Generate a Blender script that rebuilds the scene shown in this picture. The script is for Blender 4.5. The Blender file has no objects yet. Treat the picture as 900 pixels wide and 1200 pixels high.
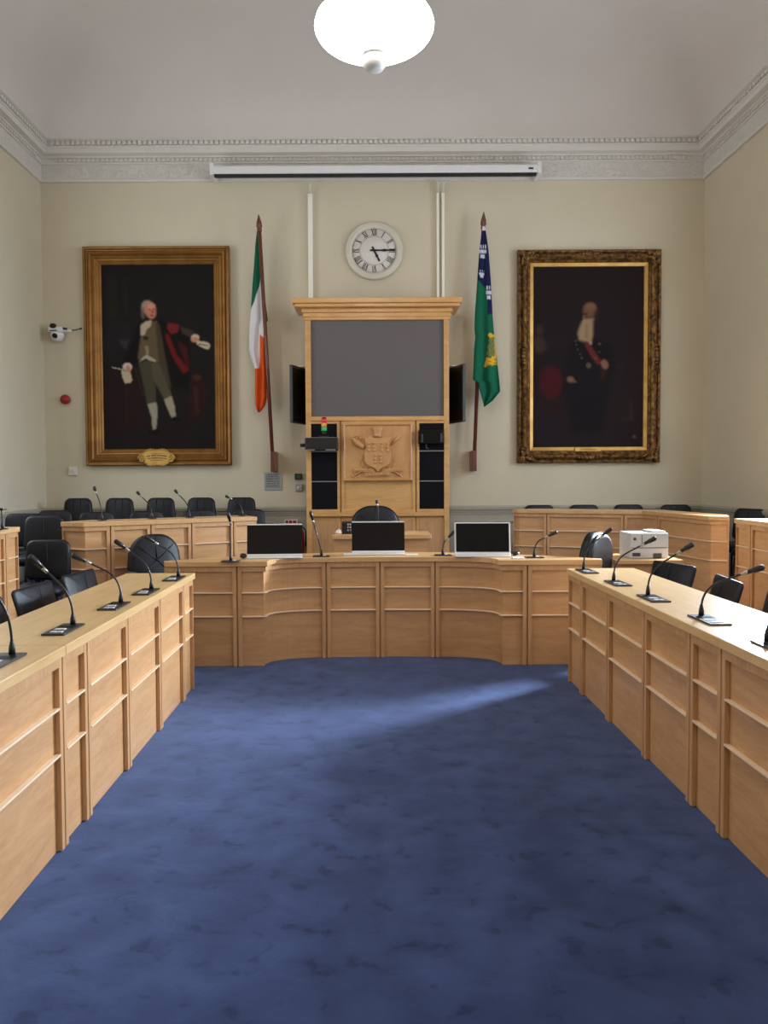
import bpy, bmesh, math, random
import numpy as np
from mathutils import Vector, Matrix
random.seed(7)
SC = bpy.context.scene
COL = SC.collection
PI = math.pi

# ------------------------------------------------------------------ camera
F, CX, CY, H = 920.0, 430.0, 592.7, 1.5
PITCH, ROLL = math.radians(2.1), math.radians(0.30)
cam = bpy.data.cameras.new('camera'); camo = bpy.data.objects.new('camera', cam); COL.objects.link(camo)
cam.sensor_fit = 'AUTO'; cam.sensor_width = 36; cam.lens = F * 36 / 1200
cam.shift_x = (450 - CX) / 1200; cam.shift_y = -(600 - CY) / 1200
cam.clip_end = 60
RM = Matrix.Rotation(PI / 2 - PITCH, 4, 'X') @ Matrix.Rotation(-ROLL, 4, 'Z')
camo.matrix_world = Matrix.Translation((0, 0, H)) @ RM
SC.camera = camo

def ray(px, py):
    return RM.to_3x3() @ Vector(((px - CX) / F, -(py - CY) / F, -1))
def atY(px, py, Y):
    d = ray(px, py); t = Y / d.y
    return Vector((d.x * t, Y, H + d.z * t))
def atZ(px, py, Z):
    d = ray(px, py); t = (Z - H) / d.z
    return Vector((d.x * t, d.y * t, Z))

# --------------------------------------------------------------- materials
def s2l(c):
    return tuple(((v / 255) / 12.92 if v / 255 <= .04045 else ((v / 255 + .055) / 1.055) ** 2.4) for v in c)
def newmat(name):
    m = bpy.data.materials.new(name); m.use_nodes = True
    nt = m.node_tree; b = nt.nodes['Principled BSDF']
    return m, nt, b
def N(nt, t, **k):
    n = nt.nodes.new(t)
    for a, v in k.items(): setattr(n, a, v)
    return n
def ramp(nt, stops):
    r = N(nt, 'ShaderNodeValToRGB'); e = r.color_ramp.elements
    while len(e) < len(stops): e.new(.5)
    for i, (p, c) in enumerate(stops): e[i].position = p; e[i].color = tuple(c) + (1,)
    return r
def plain(name, c, rough=.5, metal=0, var=.06, scale=12, spec=.5, bump=0, coat=0):
    """flat paint / plastic / metal with a slight procedural variation"""
    m, nt, b = newmat(name); c = s2l(c)
    tc = N(nt, 'ShaderNodeTexCoord'); no = N(nt, 'ShaderNodeTexNoise'); no.inputs['Scale'].default_value = scale
    no.inputs['Detail'].default_value = 4
    nt.links.new(tc.outputs['Object'], no.inputs['Vector'])
    r = ramp(nt, [(.3, [x * (1 - var) for x in c]), (.7, [min(1, x * (1 + var)) for x in c])])
    nt.links.new(no.outputs['Fac'], r.inputs['Fac']); nt.links.new(r.outputs['Color'], b.inputs['Base Color'])
    b.inputs['Roughness'].default_value = rough; b.inputs['Metallic'].default_value = metal
    b.inputs['Specular IOR Level'].default_value = spec; b.inputs['Coat Weight'].default_value = coat
    if bump:
        bp = N(nt, 'ShaderNodeBump'); bp.inputs['Strength'].default_value = bump; bp.inputs['Distance'].default_value = .01
        nt.links.new(no.outputs['Fac'], bp.inputs['Height']); nt.links.new(bp.outputs['Normal'], b.inputs['Normal'])
    return m
def wood(name, stretch, c0, c1, rough=.38, coat=.15):
    m, nt, b = newmat(name)
    tc = N(nt, 'ShaderNodeTexCoord'); mp = N(nt, 'ShaderNodeMapping'); mp.inputs['Scale'].default_value = stretch
    nt.links.new(tc.outputs['Object'], mp.inputs['Vector'])
    n1 = N(nt, 'ShaderNodeTexNoise'); n1.inputs['Scale'].default_value = 2.2; n1.inputs['Detail'].default_value = 5; n1.inputs['Distortion'].default_value = .8
    nt.links.new(mp.outputs['Vector'], n1.inputs['Vector'])
    n2 = N(nt, 'ShaderNodeTexNoise'); n2.inputs['Scale'].default_value = 14; n2.inputs['Detail'].default_value = 3
    nt.links.new(mp.outputs['Vector'], n2.inputs['Vector'])
    mx = N(nt, 'ShaderNodeMath', operation='MULTIPLY_ADD'); mx.inputs[1].default_value = .35
    nt.links.new(n2.outputs['Fac'], mx.inputs[0]); 
    m2 = N(nt, 'ShaderNodeMath', operation='MULTIPLY'); m2.inputs[1].default_value = .65
    nt.links.new(n1.outputs['Fac'], m2.inputs[0]); nt.links.new(m2.outputs[0], mx.inputs[2])
    r = ramp(nt, [(.34, s2l(c0)), (.62, s2l(c1))])
    nt.links.new(mx.outputs[0], r.inputs['Fac']); nt.links.new(r.outputs['Color'], b.inputs['Base Color'])
    b.inputs['Roughness'].default_value = rough; b.inputs['Coat Weight'].default_value = coat; b.inputs['Coat Roughness'].default_value = .25
    return m
def attrmat(name, rough=.6, attr='paint'):
    m, nt, b = newmat(name)
    a = N(nt, 'ShaderNodeAttribute', attribute_name=attr)
    nt.links.new(a.outputs['Color'], b.inputs['Base Color']); b.inputs['Roughness'].default_value = rough
    b.inputs['Specular IOR Level'].default_value = .12
    return m
def leather(name, c):
    m, nt, b = newmat(name); c = s2l(c)
    tc = N(nt, 'ShaderNodeTexCoord'); v = N(nt, 'ShaderNodeTexVoronoi'); v.inputs['Scale'].default_value = 220
    nt.links.new(tc.outputs['Object'], v.inputs['Vector'])
    no = N(nt, 'ShaderNodeTexNoise'); no.inputs['Scale'].default_value = 9; nt.links.new(tc.outputs['Object'], no.inputs['Vector'])
    r = ramp(nt, [(.3, [x * .8 for x in c]), (.7, [x * 1.25 for x in c])]); nt.links.new(no.outputs['Fac'], r.inputs['Fac'])
    nt.links.new(r.outputs['Color'], b.inputs['Base Color'])
    ad = N(nt, 'ShaderNodeMath', operation='ADD'); nt.links.new(v.outputs['Distance'], ad.inputs[0]); nt.links.new(no.outputs['Fac'], ad.inputs[1])
    bp = N(nt, 'ShaderNodeBump'); bp.inputs['Strength'].default_value = .25; bp.inputs['Distance'].default_value = .004
    nt.links.new(ad.outputs[0], bp.inputs['Height']); nt.links.new(bp.outputs['Normal'], b.inputs['Normal'])
    b.inputs['Roughness'].default_value = .42; b.inputs['Specular IOR Level'].default_value = .35
    return m

M = {}
W0, W1 = (184, 136, 88), (202, 156, 108)
M['wood_h'] = wood('beech_horizontal', (1.2, 1.2, 9), W0, W1)
M['wood_v'] = wood('beech_upright', (9, 9, .9), W0, W1)
M['top_x'] = wood('beech_top_across', (1, 9, 9), (192, 146, 94), (208, 164, 112), rough=.3, coat=.3)
M['top_y'] = wood('beech_top_along', (9, 1, 9), (200, 162, 108), (216, 180, 128), rough=.3, coat=.3)
M['wood_pale'] = wood('beech_pale_bead', (1.2, 1.2, 9), (222, 198, 164), (232, 208, 176), rough=.3)
M['wood_gold'] = wood('beech_golden', (1.5, 1.5, 7), (198, 146, 84), (216, 168, 106), rough=.38)
M['carved'] = wood('beech_carved', (6, 6, 1.5), (190, 138, 84), (206, 156, 100), rough=.4)
M['pole'] = wood('mahogany_pole', (20, 20, 1), (86, 42, 28), (120, 66, 46), rough=.3)
M['wall'] = plain('cream_wall_paint', (206, 196, 171), .7, var=.02, scale=2.2, bump=.03)
M['dado'] = plain('grey_beige_paint', (172, 166, 150), .5, var=.02)
M['ceil'] = plain('ceiling_paint', (208, 200, 193), .8, var=.02, scale=1.5)
M['cornice'] = plain('cornice_plaster', (214, 210, 202), .7, var=.02)
M['white'] = plain('white_plastic', (226, 226, 224), .35, var=.02)
M['offwhite'] = plain('off_white_enamel', (214, 208, 192), .4, var=.02)
M['conduit'] = plain('ivory_conduit_paint', (240, 236, 222), .4, var=.01)
M['grey'] = plain('grey_plastic', (196, 194, 190), .45, var=.03)
M['dgrey'] = plain('dark_grey_plastic', (58, 58, 60), .45, var=.05)
M['black'] = plain('black_plastic', (17, 17, 19), .38, var=.1)
M['gloss'] = plain('black_glass', (7, 7, 8), .25, var=.05, spec=.25)
M['satin_back'] = plain('matt_black_shell', (22, 17, 16), .5, var=.06, spec=.2)
M['metal'] = plain('brushed_steel', (165, 166, 168), .3, metal=1, var=.05)
M['plate'] = plain('gunmetal_plate', (56, 56, 62), .35, metal=.6, var=.05)
M['fabric'] = plain('black_speaker_cloth', (24, 24, 28), .95, var=.2, scale=300, spec=.1)
M['red'] = plain('red_plastic', (150, 24, 28), .35, var=.05)
M['green'] = plain('green_plastic', (24, 96, 66), .4, var=.05)
M['amber'] = plain('amber_plastic', (230, 160, 70), .35, var=.05)
M['lgreen'] = plain('bright_green_plastic', (50, 190, 110), .35, var=.05)
M['lred'] = plain('bright_red_plastic', (235, 40, 66), .35, var=.05)
M['dkgreen'] = plain('dark_green_sign', (18, 56, 40), .4, var=.05)
M['ink'] = plain('black_ink', (22, 22, 24), .6, var=.05)
M['steelplate'] = plain('engraved_steel', (160, 162, 164), .45, metal=.3, var=.06)
M['clockface'] = plain('clock_face', (226, 220, 212), .5, var=.01)
M['leather'] = leather('blue_black_leather', (10, 12, 19))
M['leather_blue'] = M['leather']
M['screen'] = plain('projection_screen', (96, 92, 92), .55, var=.03, scale=2, spec=.4)
M['canvas'] = attrmat('oil_paint', .7)
M['flag'] = attrmat('flag_cloth', .8)

def gold_mat(name, c0, c1, scale, bump, metal=.55, rough=.42):
    m, nt, b = newmat(name)
    tc = N(nt, 'ShaderNodeTexCoord'); v = N(nt, 'ShaderNodeTexNoise'); v.inputs['Scale'].default_value = scale; v.inputs['Detail'].default_value = 5
    nt.links.new(tc.outputs['Object'], v.inputs['Vector'])
    r = ramp(nt, [(.38, s2l(c0)), (.62, s2l(c1))]); nt.links.new(v.outputs['Fac'], r.inputs['Fac'])
    nt.links.new(r.outputs['Color'], b.inputs['Base Color'])
    bp = N(nt, 'ShaderNodeBump'); bp.inputs['Strength'].default_value = bump; bp.inputs['Distance'].default_value = .012
    nt.links.new(v.outputs['Fac'], bp.inputs['Height']); nt.links.new(bp.outputs['Normal'], b.inputs['Normal'])
    b.inputs['Metallic'].default_value = metal; b.inputs['Roughness'].default_value = rough
    return m
M['gilt'] = gold_mat('aged_gilt', (126, 84, 34), (146, 102, 46), 5, .1)
M['gilt_ornate'] = gold_mat('ornate_gilt', (74, 50, 26), (150, 110, 60), 22, .9)
M['gilt_flat'] = gold_mat('bright_gilt_slip', (176, 134, 66), (196, 154, 84), 6, .05)

def carpet_mat():
    m, nt, b = newmat('blue_velvet_carpet')
    tc = N(nt, 'ShaderNodeTexCoord')
    big = N(nt, 'ShaderNodeTexNoise'); big.inputs['Scale'].default_value = 1.1; big.inputs['Detail'].default_value = 3
    mp = N(nt, 'ShaderNodeMapping'); mp.inputs['Scale'].default_value = (1, 1.0, 1)
    mid = N(nt, 'ShaderNodeTexNoise'); mid.inputs['Scale'].default_value = 5; mid.inputs['Detail'].default_value = 5; mid.inputs['Distortion'].default_value = .3
    spots = N(nt, 'ShaderNodeTexNoise'); spots.inputs['Scale'].default_value = 10; spots.inputs['Detail'].default_value = 3; spots.inputs['Distortion'].default_value = .25
    fine = N(nt, 'ShaderNodeTexNoise'); fine.inputs['Scale'].default_value = 260; fine.inputs['Detail'].default_value = 2
    nt.links.new(tc.outputs['Object'], mp.inputs['Vector'])
    for n in (big, mid, spots, fine): nt.links.new(mp.outputs['Vector'], n.inputs['Vector'])
    r1 = ramp(nt, [(.3, s2l((46, 59, 95))), (.7, s2l((62, 78, 119)))])
    nt.links.new(mid.outputs['Fac'], r1.inputs['Fac'])
    r2 = ramp(nt, [(.35, (.8, .8, .82)), (.65, (1.12, 1.12, 1.1))]); nt.links.new(big.outputs['Fac'], r2.inputs['Fac'])
    mu = N(nt, 'ShaderNodeMix', data_type='RGBA', blend_type='MULTIPLY'); mu.inputs[0].default_value = 1
    nt.links.new(r1.outputs['Color'], mu.inputs[6]); nt.links.new(r2.outputs['Color'], mu.inputs[7])
    r3 = ramp(nt, [(.33, (.62, .62, .66)), (.41, (1, 1, 1))]); nt.links.new(spots.outputs['Fac'], r3.inputs['Fac'])
    m2 = N(nt, 'ShaderNodeMix', data_type='RGBA', blend_type='MULTIPLY'); m2.inputs[0].default_value = .8
    nt.links.new(mu.outputs[2], m2.inputs[6]); nt.links.new(r3.outputs['Color'], m2.inputs[7])
    r4 = ramp(nt, [(.3, (.86, .86, .86)), (.7, (1.1, 1.1, 1.1))]); nt.links.new(fine.outputs['Fac'], r4.inputs['Fac'])
    m3 = N(nt, 'ShaderNodeMix', data_type='RGBA', blend_type='MULTIPLY'); m3.inputs[0].default_value = 1
    nt.links.new(m2.outputs[2], m3.inputs[6]); nt.links.new(r4.outputs['Color'], m3.inputs[7])
    nt.links.new(m3.outputs[2], b.inputs['Base Color'])
    b.inputs['Roughness'].default_value = .95; b.inputs['Specular IOR Level'].default_value = .1
    b.inputs['Sheen Weight'].default_value = .35; b.inputs['Sheen Roughness'].default_value = .4; b.inputs['Sheen Tint'].default_value = (.55, .65, 1, 1)
    bp = N(nt, 'ShaderNodeBump'); bp.inputs['Strength'].default_value = .35; bp.inputs['Distance'].default_value = .02
    nt.links.new(mid.outputs['Fac'], bp.inputs['Height']); nt.links.new(bp.outputs['Normal'], b.inputs['Normal'])
    return m
M['carpet'] = carpet_mat()
def frieze_mat():
    m, nt, b = newmat('relief_plaster')
    tc = N(nt, 'ShaderNodeTexCoord')
    v = N(nt, 'ShaderNodeTexNoise'); v.inputs['Scale'].default_value = 7; v.inputs['Detail'].default_value = 3; v.inputs['Distortion'].default_value = 2.2
    nt.links.new(tc.outputs['Object'], v.inputs['Vector'])
    r = ramp(nt, [(.46, (0, 0, 0)), (.5, (1, 1, 1)), (.54, (0, 0, 0))]); nt.links.new(v.outputs['Fac'], r.inputs['Fac'])
    bp = N(nt, 'ShaderNodeBump'); bp.inputs['Strength'].default_value = .5; bp.inputs['Distance'].default_value = .02
    nt.links.new(r.outputs['Color'], bp.inputs['Height']); nt.links.new(bp.outputs['Normal'], b.inputs['Normal'])
    b.inputs['Base Color'].default_value = s2l((212, 208, 200)) + (1,); b.inputs['Roughness'].default_value = .75
    return m
M['frieze'] = frieze_mat()
def emit(name, c, s):
    m, nt, b = newmat(name)
    b.inputs['Base Color'].default_value = c + (1,); b.inputs['Emission Color'].default_value = c + (1,)
    b.inputs['Emission Strength'].default_value = s
    return m
M['lamp'] = emit('lit_opal_glass', (1, .90, .79), 21)
def glass_mat():
    m, nt, b = newmat('window_glass')
    b.inputs['Transmission Weight'].default_value = 1; b.inputs['Roughness'].default_value = 0
    b.inputs['IOR'].default_value = 1.05
    return m
M['glass'] = glass_mat()

# ---------------------------------------------------------------- geometry
class MB:
    def __init__(s): s.v = []; s.f = []; s.mi = []; s.sm = []
    def add(s, vs, fs, mi=0, smooth=False, mat=None):
        k = len(s.v)
        for p in vs:
            p = Vector(p); s.v.append(mat @ p if mat else p)
        for f in fs: s.f.append([i + k for i in f]); s.mi.append(mi); s.sm.append(smooth)
        return s
    def box(s, x0, x1, y0, y1, z0, z1, mi=0, mat=None):
        vs = [(x0, y0, z0), (x1, y0, z0), (x1, y1, z0), (x0, y1, z0), (x0, y0, z1), (x1, y0, z1), (x1, y1, z1), (x0, y1, z1)]
        return s.add(vs, [(3, 2, 1, 0), (4, 5, 6, 7), (0, 1, 5, 4), (1, 2, 6, 5), (2, 3, 7, 6), (3, 0, 4, 7)], mi, False, mat)
    def prism(s, poly, a, b, mi=0, axis='z', mat=None):
        """poly (2d) extruded from a to b; axis z: (x,y), axis y: (x,z)"""
        n = len(poly)
        if axis == 'z': vs = [(x, y, a) for x, y in poly] + [(x, y, b) for x, y in poly]
        else: vs = [(x, a, z) for x, z in poly] + [(x, b, z) for x, z in poly]
        fs = [tuple(range(n))[::-1], tuple(range(n, 2 * n))] + [(i, (i + 1) % n, n + (i + 1) % n, n + i) for i in range(n)]
        return s.add(vs, fs, mi, False, mat)
    def tube(s, pts, rad, n=10, mi=0, smooth=True):
        pts = [Vector(p) for p in pts]
        if not hasattr(rad, '__len__'): rad = [rad] * len(pts)
        k = len(s.v); vs = []; fs = []
        up = Vector((0, 0, 1))
        t0 = (pts[1] - pts[0]).normalized()
        if abs(t0.dot(up)) > .95: up = Vector((1, 0, 0))
        a = t0.cross(up).normalized()
        for i, p in enumerate(pts):
            t = (pts[min(i + 1, len(pts) - 1)] - pts[max(i - 1, 0)]).normalized()
            a = (a - t * a.dot(t)).normalized(); b = t.cross(a)
            for j in range(n):
                q = 2 * PI * j / n; vs.append(p + (a * math.cos(q) + b * math.sin(q)) * rad[i])
        m = len(pts)
        for i in range(m - 1):
            for j in range(n): fs.append((i * n + j, i * n + (j + 1) % n, (i + 1) * n + (j + 1) % n, (i + 1) * n + j))
        fs.append(tuple(range(n))[::-1]); fs.append(tuple(range((m - 1) * n, m * n)))
        return s.add(vs, fs, mi, smooth)
    def lathe(s, prof, n=32, c=(0, 0, 0), axis='z', mi=0, smooth=True):
        """prof: (r, h)"""
        vs = []; fs = []
        for r, h in prof:
            for j in range(n):
                q = 2 * PI * j / n; x, y = r * math.cos(q), r * math.sin(q)
                p = (x, y, h) if axis == 'z' else ((x, -h, y) if axis == 'y' else (h, x, y))
                vs.append(Vector(p) + Vector(c))
        for i in range(len(prof) - 1):
            for j in range(n): fs.append((i * n + j, i * n + (j + 1) % n, (i + 1) * n + (j + 1) % n, (i + 1) * n + j))
        fs.append(tuple(range(n))[::-1]); fs.append(tuple(range((len(prof) - 1) * n, len(prof) * n)))
        return s.add(vs, fs, mi, smooth)
    def blob(s, c, r, n=12, mi=0, mat=None):
        if not hasattr(r, '__len__'): r = (r, r, r)
        vs = []; fs = []; m = n // 2
        for i in range(m + 1):
            th = PI * i / m
            for j in range(n):
                q = 2 * PI * j / n
                vs.append(Vector((c[0] + r[0] * math.sin(th) * math.cos(q), c[1] + r[1] * math.sin(th) * math.sin(q), c[2] + r[2] * math.cos(th))))
        for i in range(m):
            for j in range(n): fs.append((i * n + j, i * n + (j + 1) % n, (i + 1) * n + (j + 1) % n, (i + 1) * n + j))
        return s.add(vs, fs, mi, True, mat)
    def sweep(s, path, d0, d1, z0, z1, mi=0, closed=False):
        """rectangular section swept along a plan path; d offsets to the right-hand (front) side"""
        a = offs(path, d0); b = offs(path, d1); n = len(path); vs = []; fs = []
        for i in range(n): vs += [(a[i][0], a[i][1], z0), (b[i][0], b[i][1], z0), (b[i][0], b[i][1], z1), (a[i][0], a[i][1], z1)]
        for i in range(n - 1):
            for j in range(4):
                k = (j + 1) % 4; fs.append((i * 4 + j, i * 4 + k, (i + 1) * 4 + k, (i + 1) * 4 + j))
        fs.append((3, 2, 1, 0)); fs.append(tuple((n - 1) * 4 + j for j in range(4)))
        return s.add(vs, fs, mi)
    def ring(s, x0, x1, a0, a1, prof, plane='xy', mi=0, smooth=False, closed=False, base=0):
        """moulding mitred round a rectangle. prof: (inset, height). plane xy (height=z) or xz (height goes to -y from base)"""
        vs = []; fs = []
        for i, h in prof:
            c = [(x0 + i, a0 + i), (x1 - i, a0 + i), (x1 - i, a1 - i), (x0 + i, a1 - i)]
            for x, a in c: vs.append((x, a, h) if plane == 'xy' else (x, base - h, a))
        m = len(prof)
        for i in range(m if closed else m - 1):
            for j in range(4):
                k = (j + 1) % 4; i2 = (i + 1) % m
                fs.append((i * 4 + j, i * 4 + k, i2 * 4 + k, i2 * 4 + j))
        return s.add(vs, fs, mi, smooth)
    def pillow(s, outline, t, curve=0, mi=0, edge=.86, rings=3, mat=None):
        """rounded cushion: outline (x,z), thickness t along y, curve bends it in plan"""
        n = len(outline); cx = sum(p[0] for p in outline) / n; cz = sum(p[1] for p in outline) / n
        lay = []
        for k in range(rings + 1):
            a = PI / 2 * k / rings; lay.append((1 - (1 - edge) * (1 - math.sin(a)), -t / 2 * math.cos(a)))
        lay = [(.45, -t / 2 * 1.08)] + lay + [(q, -y) for q, y in lay[-2::-1]] + [(.45, t / 2 * 1.08)]
        vs = []; fs = []
        for q, y in lay:
            for x, z in outline:
                X = cx + (x - cx) * q; Z = cz + (z - cz) * q
                vs.append((X, y - curve * X * X, Z))
        L = len(lay)
        for i in range(L - 1):
            for j in range(n): fs.append((i * n + j, i * n + (j + 1) % n, (i + 1) * n + (j + 1) % n, (i + 1) * n + j))
        fs.append(tuple(range(n))[::-1]); fs.append(tuple(range((L - 1) * n, L * n)))
        return s.add(vs, fs, mi, True, mat)
    def build(s, name, mat, parent=None, world=False, bevel=0, fix=True):
        me = bpy.data.meshes.new(name); off = Vector((0, 0, 0))
        if parent and world:
            p = parent
            while p: off += p.location; p = p.parent
        me.from_pydata([tuple(v - off) for v in s.v], [], s.f)
        for m in (mat if isinstance(mat, (list, tuple)) else [mat]): me.materials.append(m)
        me.polygons.foreach_set('material_index', s.mi); me.polygons.foreach_set('use_smooth', s.sm)
        if fix:
            bm = bmesh.new(); bm.from_mesh(me); bmesh.ops.recalc_face_normals(bm, faces=bm.faces); bm.to_mesh(me); bm.free()
        me.update()
        o = bpy.data.objects.new(name, me); COL.objects.link(o)
        if parent: o.parent = parent
        if bevel:
            b = o.modifiers.new('bevel', 'BEVEL'); b.width = bevel; b.segments = 2; b.limit_method = 'ANGLE'; b.angle_limit = math.radians(50)
        return o

def offs(path, d):
    n = len(path); out = []
    for i in range(n):
        p = Vector(path[i]); ns = []
        if i > 0: t = (p - Vector(path[i - 1])).normalized(); ns.append(Vector((t.y, -t.x)))
        if i < n - 1: t = (Vector(path[i + 1]) - p).normalized(); ns.append(Vector((t.y, -t.x)))
        if len(ns) == 2:
            m = (ns[0] + ns[1]).normalized(); q = m * (d / max(.35, m.dot(ns[0])))
        else: q = ns[0] * d
        out.append((p.x + q.x, p.y + q.y))
    return out
def sub(path, s0, s1):
    out = []; acc = 0
    for i in range(len(path) - 1):
        a, b = Vector(path[i]), Vector(path[i + 1]); L = (b - a).length
        if acc + L > s0 and acc < s1:
            p = a + (b - a) * max(0, (s0 - acc) / L); q = a + (b - a) * min(1, (s1 - acc) / L)
            if not out: out.append(tuple(p))
            if (q - Vector(out[-1])).length > 1e-5: out.append(tuple(q))
        acc += L
    return out
def plen(path): return sum((Vector(path[i + 1]) - Vector(path[i])).length for i in range(len(path) - 1))
def rrect(w, z0, z1, r, top=None, n=5):
    """rounded outline, centred on x; top = width at the top"""
    top = top or w; out = []
    for cx, cz, a0 in ((w / 2 - r, z0 + r, -90), (top / 2 - r, z1 - r, 0), (-top / 2 + r, z1 - r, 90), (-w / 2 + r, z0 + r, 180)):
        for k in range(n + 1):
            a = math.radians(a0 + 90 * k / n); out.append((cx + r * math.cos(a), cz + r * math.sin(a)))
    return out

def tag(o, label=None, cat=None, group=None, kind=None):
    if label: o['label'] = label
    if cat: o['category'] = cat
    if group: o['group'] = group
    if kind: o['kind'] = kind
    return o
def thing(name, loc, label, cat, group=None, rz=0):
    o = bpy.data.objects.new(name, None); COL.objects.link(o); o.location = loc; o.rotation_euler = (0, 0, rz)
    o.empty_display_size = .1
    return tag(o, label, cat, group)
def copy_tree(o, parent=None):
    c = o.copy(); COL.objects.link(c); c.parent = parent
    for ch in list(o.children): copy_tree(ch, c)
    return c
def struct(o): o['kind'] = 'structure'; return o

# ================================================================= THE ROOM
XL, XR, YB, YF = -4.18, 4.37, 10.25, -4.6
ZC0, ZC1, ZCE = 5.31, 5.79, 6.75
f = MB(); f.box(XL - .2, XR + .2, YF - .2, YB + .2, -.1, 0); struct(f.build('floor', M['carpet']))
w = MB(); w.box(XL - .3, XR + .3, YB, YB + .3, 0, 7.2); struct(w.build('wall_back', M['wall']))
w = MB(); w.box(XL - .3, XR + .3, YF - .3, YF, 0, 7.2); struct(w.build('wall_front', M['wall']))
WINS = [(6.9, 8.3), (3.9, 5.3), (.9, 2.3), (-2.1, -.7)]
WZ0, WZ1 = 1.35, 4.6
def sidewall(name, x0, x1, wins):
    m = MB(); y = YF
    for a, b in sorted(wins):
        m.box(x0, x1, y, a, 0, 7.2); m.box(x0, x1, a, b, 0, WZ0); m.box(x0, x1, a, b, WZ1, 7.2); y = b
    m.box(x0, x1, y, YB, 0, 7.2)
    return struct(m.build(name, M['wall']))
sidewall('wall_left', XL - .3, XL, WINS); sidewall('wall_right', XR, XR + .3, WINS)
wn = 0
for side, xw in ((-1, XL), (1, XR)):
    for a, b in WINS:
        wn += 1; m = MB()
        xm = xw + side * .15
        m.box(xm - .03, xm + .03, a + .01, a + .07, WZ0 + .01, WZ1 - .01); m.box(xm - .03, xm + .03, b - .07, b - .01, WZ0 + .01, WZ1 - .01)
        m.box(xm - .03, xm + .03, a + .07, b - .07, WZ0 + .01, WZ0 + .08); m.box(xm - .03, xm + .03, a + .07, b - .07, WZ1 - .08, WZ1 - .01)
        c = (a + b) / 2
        m.box(xm - .02, xm + .02, c - .02, c + .02, WZ0 + .08, WZ1 - .08)
        for z in (2.1, 2.95, 3.8): m.box(xm - .02, xm + .02, a + .07, c - .02, z - .02, z + .02); m.box(xm - .02, xm + .02, c + .02, b - .07, z - .02, z + .02)
        fr = struct(m.build('window_%d' % wn, M['white'], bevel=.004))
        g = MB(); g.box(xm + side * .001, xm + side * .007, a + .07, b - .07, WZ0 + .08, WZ1 - .08); g.build('pane', M['glass'], fr)
        s = MB(); s.box(min(xw - side * .05, xw + side * .12), max(xw - side * .05, xw + side * .12), a - .05, b + .05, WZ0 - .05, WZ0 - .001)
        s.build('window_sill', M['white'], fr, bevel=.006)
# rear door behind the camera
m = MB(); m.box(-.75, .95, YF + .001, YF + .05, 0, 2.5); d = struct(m.build('door_1', M['dado'], bevel=.005))
m = MB(); m.blob((.0, YF + .09, 1.05), .03); m.build('door_handle', M['metal'], d)

# ceiling with deep cove
E = .17
pr = [(E, ZC1)] + [(E + 1.25 * (1 - math.cos(a)), ZC1 + (ZCE - ZC1) * math.sin(a)) for a in [PI / 2 * k / 14 for k in range(1, 15)]]
m = MB(); m.ring(XL, XR, YF, YB, pr, smooth=True)
i = pr[-1][0]; m.add([(XL + i, YF + i, ZCE), (XR - i, YF + i, ZCE), (XR - i, YB - i, ZCE), (XL + i, YB - i, ZCE)], [(0, 1, 2, 3)])
m.box(XL - .3, XR + .3, YF - .3, YB + .3, 7.2, 7.3)
ce = struct(m.build('ceiling', M['ceil'], fix=False))
# cornice mouldings
def trim(n, prof, mat, **k):
    if n <= 3: prof = [(i_, 5.30 + (z_ - 5.35) * .88) for i_, z_ in prof]
    m = MB(); m.ring(XL, XR, YF, YB, prof, **k); return struct(m.build('trim_%d' % n, mat, fix=False))
trim(1, [(0.001, 5.35), (.03, 5.355), (.035, 5.385), (.022, 5.39)], M['cornice'])
trim(2, [(.022, 5.39), (.022, 5.60)], M['frieze'])
trim(3, [(.022, 5.60), (.04, 5.605), (.04, 5.625), (.028, 5.63), (.028, 5.685), (.05, 5.69), (.055, 5.71), (.12, 5.725), (.125, 5.79), (.14, 5.80), (.14, 5.82), (.125, 5.825),
         (.125, 5.885), (.15, 5.89), (.175, 5.905), (.10, 5.91)], M['cornice'])
m = MB()
def teeth(z0, z1, i0, i1, step, wd):
    x = XL + .2
    while x < XR - .2: m.box(x, x + wd, YB - i1, YB - i0, z0, z1); x += step
    y = 1.0
    while y < YB - .2: m.box(XL + i0, XL + i1, y, y + wd, z0, z1); m.box(XR - i1, XR - i0, y, y + wd, z0, z1); y += step
teeth(5.553, 5.592, .027, .046, .06, .038)
teeth(5.724, 5.768, .124, .150, .065, .042)
struct(m.build('trim_4', M['cornice']))
# dado rail and skirting, wainscot panels
trim(5, [(.002, 1.0), (.012, 1.0), (.02, 1.03), (.028, 1.04), (.028, 1.055), (.045, 1.065), (.052, 1.10), (.03, 1.115), (.001, 1.12)], M['dado'])
trim(6, [(.001, .22), (.02, .20), (.03, .19), (.03, 0.0)], M['dado'])
trim(7, [(.005, 0.2), (.005, 1.0)], M['dado'])
m = MB()
for x0, x1 in ((-4.0, -2.6), (-2.45, -1.2), (-1.05, -.9), (1.2, 2.0), (2.15, 3.2), (3.35, 4.2)):
    m.ring(x0, x1, .3, .93, [(0, 0), (0, .012), (.02, .018), (.03, .012), (.035, 0)], plane='xz', base=YB - .006)
struct(m.build('trim_8', M['dado']))
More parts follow.
